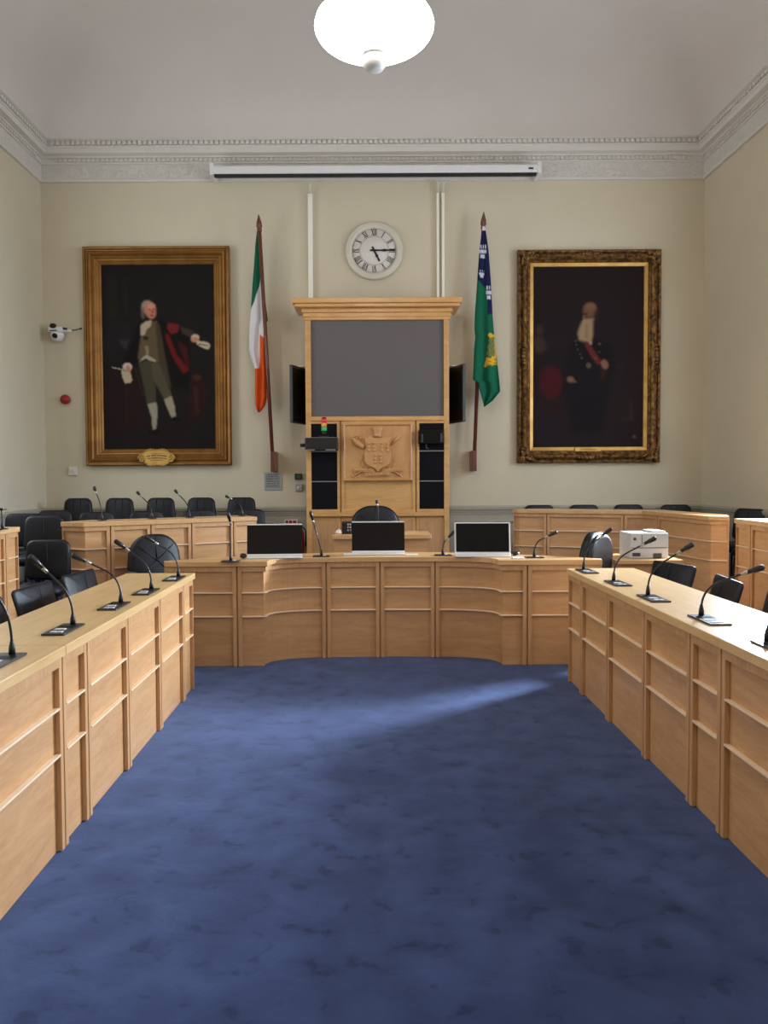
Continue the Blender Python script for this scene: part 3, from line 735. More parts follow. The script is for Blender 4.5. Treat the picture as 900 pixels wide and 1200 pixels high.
p.poly([(600, 800), (612, 800), (616, 890), (600, 895)], (62, 48, 44), 5, .8).poly([(560, 895), (620, 895), (620, 903), (560, 903)], (60, 48, 42), 4, .8).ell(550, 640, 20, 12, (48, 38, 36), 6, .7).ell(200, 950, 60, 90, (34, 30, 42), 30, .7)
canvas('canvas', p, gx0 + .205, gx1 - .205, gz0 + .205, gz1 - .205, YB - .025, pic2)
def scrollwork(mm, cx_, cz_, sx, sz, s=1.0):
    for (dx, dz, r) in ((0, 0, .04), (.05, .01, .028), (.01, .05, .028), (.09, .0, .024), (0, .09, .024), (.06, .06, .03), (.13, -.01, .018), (-.01, .13, .018), (.1, .05, .016), (.05, .1, .016)):
        mm.blob((cx_ + sx * dx * s, YB - .115, cz_ + sz * dz * s), (r * s, .024, r * s), 10)
    for fl in (0, 1):
        pts = []
        for k in range(16):
            a = PI * 2.6 * k / 15; r = .055 * (1 - k / 20) * s; u_, v_ = .10 * s + r * math.cos(a), .012 + r * math.sin(a)
            if fl: u_, v_ = v_, u_
            pts.append((cx_ + sx * u_, YB - .13, cz_ + sz * v_))
        mm.tube(pts, .009 * s, 6)
for sx, X in ((1, gx0 + .06), (-1, gx1 - .06)):
    for sz, Z in ((1, gz0 + .06), (-1, gz1 - .06)):
        m = MB(); scrollwork(m, X, Z, sx, sz); m.build('corner_ornament', M['gilt_ornate'], pic2, world=True)
gcx, gcz = (gx0 + gx1) / 2, (gz0 + gz1) / 2
for X, Z, hz in ((gcx, gz0 + .07, 1), (gcx, gz1 - .07, 1), (gx0 + .07, gcz, 0), (gx1 - .07, gcz, 0)):
    m = MB()
    for k in (-3, -2, -1, 0, 1, 2, 3):
        r = .034 - .006 * abs(k); m.blob((X + (k * .045 if hz else 0), YB - .12, Z + (0 if hz else k * .045)), (r, .022, r), 10)
    m.build('centre_ornament', M['gilt_ornate'], pic2, world=True)
for hz_, fixed, lo, hi, n in ((1, gz0 + .085, gx0, gx1, 60), (1, gz1 - .085, gx0, gx1, 60), (0, gx0 + .085, gz0, gz1, 90), (0, gx1 - .085, gz0, gz1, 90)):
    m = MB()
    for k in range(n):
        p_ = lo + .2 + (hi - lo - .4) * (k + .5) / n; r_ = .014 + .004 * (k % 2)
        m.blob((p_, YB - .118, fixed) if hz_ else (fixed, YB - .118, p_), (.010, .012, r_) if hz_ else (r_, .012, .010), 6)
    m.build('running_ornament', M['gilt_ornate'], pic2, world=True)
q = atY(690, 526.5, 10.15)
m = MB(); m.box(q.x - .17, q.x + .17, YB - .07, YB - .043, q.z - .024, q.z + .024); pl = m.build('name_plate', M['gilt_flat'], pic2, world=True, bevel=.003)
m = MB()
for k in range(16): m.box(q.x - .10 + k * .0128, q.x - .092 + k * .0128, YB - .0715, YB - .0703, q.z - .008, q.z + .008)
m.build('lettering', M['gilt'], pl, world=True)

# ================================================================= CLOCK
c = atY(438.5, 293, 10.18); R = .37
clk = thing('wall_clock', (c.x, YB, c.z), 'round cream wall clock with roman numerals above the cabinet', 'clock')
m = MB(); m.lathe([(R * .98, .001), (R, .02), (R * .99, .045), (R * .93, .06), (R * .90, .055), (R * .87, .07), (R * .83, .072), (R * .80, .055), (R * .78, .04), (R * .7, .035)], 64, axis='y'); m.build('case', M['offwhite'], clk)
m = MB(); m.lathe([(R * .77, .036), (R * .77, .042)], 64, axis='y'); m.build('dial', M['clockface'], clk)
m = MB()
for r0 in (.755, .50):
    n = 72
    for k in range(n):
        a, b = 2 * PI * k / n, 2 * PI * (k + 1) / n
        r1, r2 = R * r0, R * r0 - .003
        m.add([(r1 * math.cos(a), -.0435, r1 * math.sin(a)), (r1 * math.cos(b), -.0435, r1 * math.sin(b)), (r2 * math.cos(b), -.0435, r2 * math.sin(b)), (r2 * math.cos(a), -.0435, r2 * math.sin(a))], [(0, 1, 2, 3)])
roman = ['XII', 'I', 'II', 'III', 'IIII', 'V', 'VI', 'VII', 'VIII', 'IX', 'X', 'XI']
def stroke(mm, x0, z0, x1, z1, wd, mt):
    d = Vector((x1 - x0, z1 - z0)); d.normalize(); nx_, nz_ = -d.y * wd / 2, d.x * wd / 2
    mm.add([(x0 + nx_, -.0436, z0 + nz_), (x1 + nx_, -.0436, z1 + nz_), (x1 - nx_, -.0436, z1 - nz_), (x0 - nx_, -.0436, z0 - nz_)], [(0, 1, 2, 3)], mat=mt)
for i, s in enumerate(roman):
    ang = -2 * PI * i / 12; ws = {'I': .018, 'V': .036, 'X': .036}; tot = sum(ws[ch] for ch in s); x = -tot / 2
    mt = Matrix.Rotation(-ang, 4, 'Y') @ Matrix.Translation((0, 0, R * .63)); h = .037
    for ch in s:
        wd = ws[ch]; xm = x + wd / 2
        if ch == 'I': stroke(m, xm, -h, xm, h, .0095, mt)
        elif ch == 'V': stroke(m, xm - .013, h, xm, -h, .010, mt); stroke(m, xm + .013, h, xm, -h, .004, mt)
        else: stroke(m, xm - .014, h, xm + .014, -h, .010, mt); stroke(m, xm + .014, h, xm - .014, -h, .004, mt)
        for zz in (-h, h): stroke(m, x + .001, zz, x + wd - .001, zz, .004, mt)
        x += wd
m.build('numerals', M['ink'], clk, fix=False)
def hand(L, back_, wd, ang, y, name):
    mm = MB(); mt = Matrix.Rotation(ang, 4, 'Y')
    mm.prism([(-wd * .5, -back_), (wd * .5, -back_), (wd * .45, L * .35), (wd * .8, L * .5), (wd * .4, L * .66), (wd * .5, L), (-wd * .5, L), (-wd * .4, L * .66), (-wd * .8, L * .5), (-wd * .45, L * .35)], -y - .004, -y, axis='y', mat=mt)
    mm.build(name, M['ink'], clk)
hand(R * .72, .055, .022, math.radians(90), .058, 'minute_hand'); hand(R * .41, .055, .025, math.radians(153), .05, 'hour_hand')
m = MB(); m.lathe([(.014, .043), (.014, .066)], 16, axis='y'); m.build('centre_boss', M['ink'], clk)

# ================================================================= FLAGS
def smooth_rows(rows, n):
    ys = [r[0] for r in rows]; Y = np.linspace(ys[0], ys[-1], n)
    return Y, np.interp(Y, ys, [r[1] for r in rows]), np.interp(Y, ys, [r[2] for r in rows])
def drape(name, rows, org, sc, Yd, colf, parent, folds, amp, ph=0):
    nv, nu = 150, 44; Y, A, B = smooth_rows(rows, nv); co = []; cl = []
    off = parent.location
    for i in range(nv):
        for j in range(nu):
            t = j / (nu - 1); u = A[i] + (B[i] - A[i]) * t; v = Y[i]
            g = min(1, (i / nv) * 3)
            dy = amp * g * math.sin(folds * 2 * PI * t + ph + v * .004) + amp * .4 * g * math.sin(2.3 * folds * PI * t + v * .012)
            q = atY(org[0] + u / sc, org[1] + v / sc, Yd); co.append((q.x - off.x, Yd + dy - off.y, q.z - off.z)); cl.append(colf(u, v) )
    fa = [(i * nu + j, (i + 1) * nu + j, (i + 1) * nu + j + 1, i * nu + j + 1) for i in range(nv - 1) for j in range(nu - 1)]
    me = bpy.data.meshes.new(name); me.from_pydata(co, [], fa); me.materials.append(M['flag'])
    me.polygons.foreach_set('use_smooth', [True] * len(fa))
    at = me.color_attributes.new('paint', 'FLOAT_COLOR', 'POINT'); at.data.foreach_set('color', np.array([s2l(c_) + (1,) for c_ in cl], dtype=np.float32).ravel())
    o = bpy.data.objects.new(name, me); COL.objects.link(o); o.parent = parent
    s = o.modifiers.new('thickness', 'SOLIDIFY'); s.thickness = .004; s.offset = 0
    return o
def inpoly(u, v, pts):
    r = False; n = len(pts)
    for i in range(n):
        (xa_, ya_), (xb_, yb_) = pts[i], pts[(i + 1) % n]
        if (v < ya_) != (v < yb_) and u < (xb_ - xa_) * (v - ya_) / (yb_ - ya_) + xa_: r = not r
    return r
def flagpole(lab, top, bot, Yp):
    a, b = atY(top[0], top[1], Yp), atY(bot[0], bot[1], Yp)
    t = thing('flag', (b.x, Yp, b.z), lab, 'flag'); d = (a - b)
    m = MB(); m.tube([b + d * .03, b + d * .93], .024, 12); m.build('pole', M['pole'], t, world=True)
    m = MB(); e = d.normalized(); s0 = b + d * .93
    m.tube([s0, s0 + e * .03, s0 + e * .05, s0 + e * .07, s0 + e * .12, a], [.024, .034, .024, .038, .034, .003], 12); m.build('finial', M['pole'], t, world=True)
    m = MB(); m.box(b.x - .035, b.x + .035, Yp - .035, YB - .002, b.z, b.z + .26); m.build('wall_socket', M['pole'], t, world=True, bevel=.006)
    return t
fl = flagpole('green white and orange tricolour flag hanging left of the cabinet', (303, 251), (320.5, 553), 10.02)
rows1 = [(100, 76, 80), (160, 68, 88), (250, 62, 96), (310, 57, 101), (430, 49, 114), (480, 45, 121), (492, 44, 112), (560, 42, 108), (600, 42, 109), (640, 52, 110), (672, 64, 111), (700, 67, 112), (800, 67, 115), (830, 69, 108), (858, 78, 86)]
def irish(u, v):
    if inpoly(u, v, [(48, 432), (62, 405), (84, 335), (88, 308), (98, 312), (103, 492), (124, 492), (124, 484), (90, 90), (60, 90), (30, 430)]): return (26, 92, 66)
    if v < 492 and u > 100: return (22, 84, 60)
    if inpoly(u, v, [(86, 535), (106, 552), (130, 800), (100, 880), (60, 880), (62, 676), (82, 676), (86, 640)]): return (212, 86, 34)
    return (216, 212, 212)
drape('flag_cloth', rows1, (280, 240), 3.53, 10.075, irish, fl, 1.6, .018)
fl2 = flagpole('green and navy flag with gold harp hanging right of the cabinet', (567, 248), (555.3, 552), 10.08)
rows2 = [(94, 96, 106), (130, 90, 112), (200, 82, 122), (330, 73, 132), (400, 68, 136), (480, 62, 140), (545, 60, 146), (580, 64, 149), (640, 58, 155), (700, 56, 162), (770, 53, 169), (782, 74, 170), (820, 84, 173), (860, 94, 140), (886, 101, 106)]
def dub(u, v):
    if v < 110: return (220, 220, 222)
    for cx_, cy_, w_, h_ in ((96, 205, 16, 28), (92, 305, 12, 16), (123, 385, 12, 32)):
        if abs(u - cx_) < w_ * (1 - .35 * ((v - cy_) / h_ > .3)) and abs(v - cy_) < h_ and not (int((u - cx_ + 50) / 5) % 2 and v - cy_ < -h_ * .3) and not (abs((v - cy_) % 20 - 10) < 2): return (196, 200, 212)
    if inpoly(u, v, [(60, 90), (160, 90), (160, 468), (118, 486), (114, 372), (70, 325)]): return (28, 34, 72)
    if inpoly(u, v, [(118, 572), (126, 565), (152, 570), (154, 582), (124, 584)]): return (214, 172, 52)
    if 585 < v < 665 and inpoly(u, v, [(126, 585), (156, 585), (156, 668), (112, 672)]) and abs((u + (v - 585) * .45) % 9 - 4) < 1.1: return (200, 160, 60)
    if inpoly(u, v, [(112, 672), (158, 664), (160, 702), (104, 712)]): return (214, 168, 48) if abs((v - .2 * u) % 16 - 8) > 1.4 else (150, 110, 30)
    if inpoly(u, v, [(148, 585), (156, 585), (158, 672), (150, 672)]): return (206, 166, 54)
    return (24, 98, 72)
drape('flag_cloth', rows2, (540, 240), 3.75, 10.02, dub, fl2, 1.8, .018, 1.0)

# ================================================================= SCREEN CASE, CONDUITS, LAMP
a, b = atY(246.5, 200, 9.95), atY(634, 200, 9.95); zt_, zb_ = atY(440, 193.5, 9.95).z, atY(440, 206.5, 9.95).z
t = thing('projector_screen', ((a.x + b.x) / 2, 9.95, zb_), 'long white roll-up projector screen case below the cornice', 'projector screen')
m = MB(); m.box(a.x, b.x, 9.93, 10.08, zb_ + .03, zt_); m.build('case', M['white'], t, world=True, bevel=.02)
m = MB(); m.box(a.x + .05, b.x - .06, 9.935, 9.985, zb_, zb_ + .029); m.build('rolled_fabric', M['ink'], t, world=True)
for x in (a.x, b.x - .04):
    m = MB(); m.box(x - .004, x + .044, 9.925, 10.22, zb_ + .02, zt_ + .03); m.build('end_cap', M['white'], t, world=True, bevel=.006)
m = MB(); m.box(b.x - .16, b.x - .10, 9.925, 9.9295, zb_ + .07, zb_ + .09); m.build('maker_badge', M['ink'], t, world=True)
ztc = atY(440, 351, 9.9).z
for px, wd, lab, bend in ((363.7, .06, 'white wide cable conduit running up left of the clock', .0), (513.2, .032, 'left strip of the pair of white conduits right of the clock', .0), (519.3, .034, 'right strip of the pair of white conduits right of the clock', .0)):
    q = atY(px, 280, 10.2); t = thing('cable_conduit', (q.x, YB - .02, ztc), lab, 'conduit')
    m = MB(); m.box(-wd / 2, wd / 2, -.035, .0199, .05 - .35, zb_ - ztc - .12); m.build('channel', M['conduit'], t, bevel=.004)
    m = MB(); h = zb_ - ztc; m.tube([(0, -.01, h - .13), (bend, -.06, h - .05), (bend * 1.5, -.12, h - .012)], .014, 8); m.build('cable_tail', M['offwhite'], t)

LX, LY = atY(438.5, 30, 5.4).x, 5.4
sc1 = 5.4 / 920; LR = 68.5 * sc1
zr_ = atY(438, 31, 5.4).z; zl_ = zr_ - LR * .42
lamp = thing('pendant_lamp', (LX, LY, zl_), 'large glowing white glass bowl lamp hanging from the ceiling', 'lamp')
m = MB(); m.lathe([(.06, 0)] + [(LR * math.sin(a), (zr_ - zl_) * (1 - math.cos(a))) for a in [PI / 2 * k / 12 for k in range(1, 13)]] + [(LR * .97, (zr_ - zl_) + .04), (LR * .88, (zr_ - zl_) + .08), (LR * .80, (zr_ - zl_) + .10)], 48)
m.build('glass_bowl', M['lamp'], lamp)
m = MB(); m.lathe([(.03, -.13), (.06, -.115), (.082, -.08), (.084, -.05), (.07, -.03), (.085, -.025), (.085, -.005), (.05, .0)], 28); m.build('finial', M['grey'], lamp)
m = MB(); hz = ZCE - zl_
m.tube([(0, 0, .12 + zr_ - zl_), (0, 0, hz - .05)], .016, 10); m.lathe([(.09, hz - .06), (.11, hz - .03), (.11, hz - .002)], 24)
m.lathe([(LR * .8, zr_ - zl_ + .1), (LR * .82, zr_ - zl_ + .12), (.03, zr_ - zl_ + .16)], 40)
m.build('suspension_rod', M['offwhite'], lamp)

# ================================================================= WALL FITTINGS
q = atY(64, 390, 10.12)
t = thing('security_camera', (q.x, YB, q.z), 'white ptz dome camera on the left part of the back wall', 'camera')
m = MB(); m.box(-.08, .11, -.15, -.001, .01, .075); m.box(.10, .2, -.10, -.06, .02, .05); m.build('mount', M['white'], t, bevel=.012)
m = MB(); m.lathe([(.075, .008), (.085, -.01), (.085, -.03), (.075, -.06), (.055, -.09), (.02, -.105)], 28, (.02, -.09, 0)); m.build('camera_body', M['white'], t)
m = MB(); m.lathe([(.03, .155), (.03, .19), (.02, .193)], 20, (.02, 0, -.045), axis='y'); m.build('lens', M['gloss'], t)
m = MB(); m.blob((-.01, -.155, .085), (.045, .02, .032)); m.box(-.06, .04, -.156, -.1505, .02, .032); m.tube([(.1, -.13, .06), (.16, -.14, .045)], .014, 8); m.build('black_cover', M['black'], t)
m = MB(); m.tube([(.18, -.08, .035), (.25, -.08, .045), (.31, -.08, .058)], .007, 8); m.blob((.315, -.08, .06), (.022, .014, .014), 8); m.build('sensor_arm', M['dgrey'], t)
q = atY(76, 468, 10.2); t = thing('alarm_sounder', (q.x, YB, q.z), 'small round red fire alarm sounder on the back wall', 'alarm')
m = MB(); m.lathe([(.055, 0), (.062, .02), (.062, .05), (.05, .07), (.02, .075)], 28, axis='y'); m.build('housing', M['red'], t)
m = MB(); m.lathe([(.035, .074), (.034, .080), (.01, .082)], 20, axis='y'); m.build('grille', M['red'], t)
q = atY(84.5, 552, 10.2); t = thing('light_switch', (q.x, YB, q.z), 'small square white wall switch below the red sounder', 'switch')
m = MB(); m.box(-.055, .055, -.035, 0, -.055, .055); m.build('back_plate', M['offwhite'], t, bevel=.006)
m = MB(); m.box(-.02, .02, -.043, -.0355, -.025, .025); m.build('rocker', M['grey'], t, bevel=.003)
q = atY(319.5, 564, 10.2); t = thing('wall_plaque', (q.x, YB, q.z), 'square grey engraved plaque under the tricolour pole', 'plaque')
m = MB(); m.box(-.115, .115, -.012, 0, -.118, .118); m.build('plate', M['steelplate'], t, bevel=.002)
m = MB(); random.seed(3)
for r in range(8):
    x = -.09
    while x < .085:
        l = random.choice((.012, .02, .028)); m.box(x, min(.09, x + l), -.0135, -.0122, .082 - r * .023, .092 - r * .023); x += l + .008
m.build('engraving', M['dgrey'], t)
q = atY(349.5, 558.5, 10.2); t = thing('call_point', (q.x, YB, q.z), 'small dark green square box beside the cabinet', 'switch')
m = MB(); m.box(-.048, .048, -.04, 0, -.04, .04); m.build('box', M['dkgreen'], t, bevel=.005)
m = MB(); m.box(-.02, .02, -.044, -.0405, -.015, .015); m.build('press_panel', M['green'], t)
q = atY(350, 571.5, 10.2); t = thing('key_switch', (q.x, YB, q.z), 'small metal switch with round dial under the green box', 'switch')
m = MB(); m.box(-.048, .048, -.03, 0, -.046, .046); m.build('back_plate', M['metal'], t, bevel=.005)
m = MB(); m.lathe([(.024, .031), (.024, .04), (.01, .044)], 20, axis='y'); m.build('dial', M['grey'], t)
q = atY(350.5, 638, 10.05); t = thing('fire_extinguisher', (q.x, 10.1, q.z - .22), 'red fire extinguisher on the wall left of the cabinet', 'fire extinguisher')
m = MB(); m.lathe([(.05, 0), (.06, .02), (.06, .36), (.04, .41), (.022, .43)], 24); m.build('cylinder', M['red'], t)
m = MB(); m.lathe([(.02, .431), (.02, .47)], 12); m.box(-.015, .015, -.1, .03, .47, .485); m.tube([(.02, -.02, .46), (.09, -.05, .4), (.085, -.05, .2)], .01, 8); m.build('valve_and_hose', M['black'], t)
m = MB(); m.box(-.04, .04, .05, .148, .2, .26); m.build('wall_bracket', M['black'], t)
q = atY(341, 611.5, 10.2); t = thing('notice_sign', (q.x, YB, q.z), 'small red and white notice behind the left monitor', 'sign')
m = MB(); m.box(-.085, .085, -.06, -.055, -.03, .03); m.box(-.06, .06, -.055, 0, -.02, .02); m.build('board', M['white'], t)
m = MB(); m.box(-.07, -.035, -.062, -.0605, -.018, .018); m.box(-.025, .015, -.062, -.0605, -.018, .018); m.box(.025, .07, -.062, -.0605, -.018, .018); m.build('pictograms', M['red'], t)

# ================================================================= MONITORS
def monitor(lab, px0, px1, pyb, pyt, Y, yaw, framed=False, tilt=8):
    a, b = atY(px0, pyb, Y), atY(px1, pyb, Y); w_ = (b.x - a.x); zt = HD + .01
    t = thing('desk_monitor', ((a.x + b.x) / 2, Y, zt), lab, 'monitor', None, math.radians(yaw))
    hh = atY((px0 + px1) / 2, pyt, Y).z - zt - .03
    mt = Matrix.Translation((0, 0, .03)) @ Matrix.Rotation(math.radians(-tilt), 4, 'X')
    m = MB(); m.box(-w_ / 2, w_ / 2, -.008, .012, .0, hh, mat=mt); m.build('shell', M['white'], t, bevel=.003)
    e = .012 if framed else -.0005
    m = MB(); m.box(-w_ / 2 + e, w_ / 2 - e, -.012, -.0085, .003 if not framed else .008, hh - .010, mat=mt); m.build('panel', M['satin_back'] if not framed else M['gloss'], t)
    m = MB(); m.box(-w_ * .5, w_ * .5, -.06, .12, 0.001, .012); m.box(-w_ * .5, w_ * .5, -.016, .02, .012, .034); m.build('stand', M['white'], t, bevel=.004)
    return t
monitor('black monitor with white base, left on the bowed desk', 290, 354, 655, 614, 6.42, 3, False)
monitor('black monitor in the middle of the bowed desk', 412.5, 474, 648, 611, 6.66, 0, False, 4)
monitor('white-rimmed black monitor, right on the bowed desk', 533, 598, 654, 612, 6.45, -3, True, 10)
ZTC = HD + .011
def slab(name, lab, cat, px, py, w_, d_, h_, mat, rz=0, grp=None):
    q = atZ(px, py, ZTC); t = thing(name, (q.x, q.y, ZTC), lab, cat, grp, rz)
    return t
t = slab('keyboard', 'white keyboard lying left of the middle monitor', 'keyboard', 412, 650.5, 0, 0, 0, None)
m = MB(); m.box(-.07, .07, -.02, .06, 0, .012); m.build('key_tray', M['white'], t, bevel=.003)
t = slab('paper_sheets', 'white paper lying right of the middle monitor', 'paper', 483, 650.5, 0, 0, 0, None)
m = MB(); m.box(-.05, .05, -.02, .06, 0, .006); m.build('sheets', M['white'], t)
t = slab('paper_sheets', 'white papers lying beside the right monitor', 'paper', 608, 654.5, 0, 0, 0, None)
m = MB(); m.box(-.045, .045, -.02, .07, 0, .006); m.build('sheets', M['white'], t)
t = slab('computer_mouse', 'black computer mouse left of the left monitor', 'computer mouse', 285, 654, 0, 0, 0, None)
m = MB(); m.blob((0, 0, .02), (.03, .045, .02), 14); m.build('mouse_body', M['black'], t); m = MB(); m.box(-.003, .003, -.03, -.01, .034, .0395); m.build('wheel', M['dgrey'], t)
t = slab('computer_mouse', 'black computer mouse right of the right monitor', 'computer mouse', 604, 650.5, 0, 0, 0, None)
m = MB(); m.blob((0, 0, .018), (.035, .05, .018), 14); m.build('mouse_body', M['black'], t); m = MB(); m.box(-.003, .003, -.03, -.01, .031, .036); m.build('wheel', M['dgrey'], t)
# things on podium desk
q = atY(408.5, 630, 7.68)
t = thing('desk_telephone', (q.x, 7.68, .946), 'black desk telephone with keypad on the small desk', 'telephone')
m = MB(); m.box(-.065, .06, -.05, .10, 0, .12); m.build('body', M['black'], t, bevel=.008)
m = MB(); [m.box(-.01 + .022 * i, .004 + .022 * i, -.0535, -.0505, .03 + .028 * j, .046 + .028 * j) for i in range(3) for j in range(3)]; m.build('keypad', M['grey'], t)
m = MB(); m.tube([(.0, -.06, .06), (.03, -.10, -.0 + .012), (.07, -.10, .012)], .006, 8); m.build('cord', M['black'], t)
q = atY(397.5, 626, 7.62)
t = thing('paper_cup', (q.x, 7.66, .946), 'small white object left of the desk telephone', 'small item')
m = MB(); m.lathe([(.03, 0), (.038, .01), (.03, .03), (.012, .045), (.004, .046)], 16); m.build('bowl', M['white'], t)

# ================================================================= MICROPHONES
def mic(lab, b, h, grp, plate=True, rz=0, ctrl=.14, head=.09, pr=(-.22, .03)):
    """b: stem foot, h: head tip"""
    t = thing('gooseneck_microphone', b, lab, 'microphone', grp)
    if plate:
        R_ = Matrix.Rotation(rz, 4, 'Z')
        m = MB(); m.box(-.055, .045, pr[0], pr[1], .0005, .008, mat=R_); pl_ = m.build('base_plate', M['plate'], t, bevel=.002)
        y0_ = pr[0]
        for bx in ((-.03, -.005, y0_ + .03, y0_ + .055), (.0, .022, y0_ + .03, y0_ + .055)) + (((-.035, .01, -.13, -.10),) if pr[0] < -.2 else ()):
            m = MB(); m.box(bx[0], bx[1], bx[2], bx[3], .008, .0105, mat=R_); m.build('button', M['grey'], pl_)
        if pr[0] < -.2:
            m = MB(); [m.box(-.04, .03, -.085 + .012 * k, -.080 + .012 * k, .008, .0095, mat=R_) for k in range(5)]; m.build('speaker_grille', M['black'], pl_)
    else:
        m = MB(); m.lathe([(.045, .0005), (.045, .008), (.02, .012)], 20); m.build('base_plate', M['plate'], t, bevel=0)
    B = Vector((0, 0, 0)); Hh = Vector(h) - Vector(b); dirn = (Hh - Vector((0, 0, ctrl))).normalized(); neck_end = Hh - dirn * head
    K = Vector((0, 0, ctrl)); q0 = K * max(.15, 1 - .10 / ctrl); Lr = (neck_end - K).length; q1 = K + dirn * min(.11, Lr * .5)
    pts = [Vector((0, 0, .01)), q0 * .6 + Vector((0, 0, .004))]
    for k in range(11):
        u = k / 10; pts.append((1 - u) ** 2 * q0 + 2 * u * (1 - u) * K + u * u * q1)
    pts += [q1 + (neck_end - q1) * .5, neck_end]
    m = MB(); m.lathe([(.013, .006), (.012, .03), (.007, .055), (.006, .06)], 14); m.build('stem_foot', M['black'], t)
    m = MB(); m.tube(pts, .0052, 8); m.build('gooseneck', M['black'], t)
    m = MB(); m.tube([neck_end - dirn * .02, neck_end, neck_end + dirn * .012], [.0065, .009, .009], 12); m.build('collar', M['metal'], t)
    m = MB(); m.tube([neck_end + dirn * .0121, neck_end + dirn * (head * .4), neck_end + dirn * (head * .45), neck_end + dirn * (head * .9), Hh], [.010, .011, .014, .0145, .007], 14); m.build('microphone_head', M['black'], t)
    return t
leftm = [((14.2, 769), (-22, 668), 'nearest on the left desk, cut by the photo edge'), ((85.5, 733.7), (34, 651), 'second from the near end of the left desk'),
         ((141.7, 707.5), (84, 650), 'third from the near end of the left desk'), ((177.4, 691.4), (134, 633), 'fourth from the near end of the left desk'), ((209, 676.4), (169, 628), 'at the far end of the left desk')]
for (bp_, hp_, l) in leftm:
    b_ = atZ(*bp_, HD); mic('black gooseneck microphone ' + l, b_, atY(hp_[0], hp_[1], b_.y - .06), 'microphones along the left desk')
rightm = [((684, 668), (717, 619), 'at the far end of the right desk'), ((719.3, 681.7), (769, 630), 'second from the far end of the right desk'), ((759.3, 698.7), (813, 637), 'third from the far end of the right desk'),
          ((821.8, 723), (896, 664), 'fourth from the far end of the right desk'), ((899, 754), (990, 680), 'nearest on the right desk, cut by the photo edge')]
for (bp_, hp_, l) in rightm:
    b_ = atZ(*bp_, HD); mic('black gooseneck microphone ' + l, b_, atY(hp_[0], hp_[1], b_.y - .06), 'microphones along the right desk')
for bp_, hp_, l, c_ in (((270.5, 658), (267, 600), 'leftmost on the bowed desk', .3), ((376.7, 652.2), (363.5, 599), 'left of the middle monitor on the bowed desk', .05), ((519, 651), (533, 622), 'right of the middle monitor on the bowed desk', .1), ((626, 653.5), (653, 623), 'rightmost on the bowed desk', .12)):
    b_ = atZ(*bp_, HD + .01); b_.z += .0005; mic('black gooseneck microphone ' + l, b_, atY(hp_[0], hp_[1], b_.y - .02), 'microphones on the bowed desk', plate=True, rz=PI / 2, ctrl=c_, pr=(-.07, .07))
b_ = Vector((atY(443, 600, 7.7).x, 7.7, .946)); mic('slim microphone standing before the high-backed centre chair', b_, atY(441, 586, 7.72), None, plate=False, ctrl=.25, head=.05)
for px, hp_, l in ((119.5, (110, 570), 'leftmost on the left tier desk'), (178, (160, 576), 'second on the left tier desk'), (222, (204.5, 574), 'third on the left tier desk'), (284, (264, 581), 'rightmost on the left tier desk')):
    q = atZ(px, 610, ZT); Y = 7.15 + (px - 101) / 200 * .9 + .2; q = atY(px, 608, Y)
    mic('thin black microphone ' + l, (q.x, Y, ZT + .0005), atY(hp_[0], hp_[1], Y), 'microphones on the left tier desk', plate=False, ctrl=.12, head=.06)
q = atY(880, 600, 6.6); mic('black microphone on the tier desk at the right edge', (3.6, 6.85, ZT + .0005), atY(905, 572, 6.7), None, plate=False)
mic('black microphone on the tier desk at the left edge', (atY(2.5, 610, 6.2).x, 6.2, ZT + .0005), atY(-8, 597, 6.2), None, plate=False, ctrl=.16)

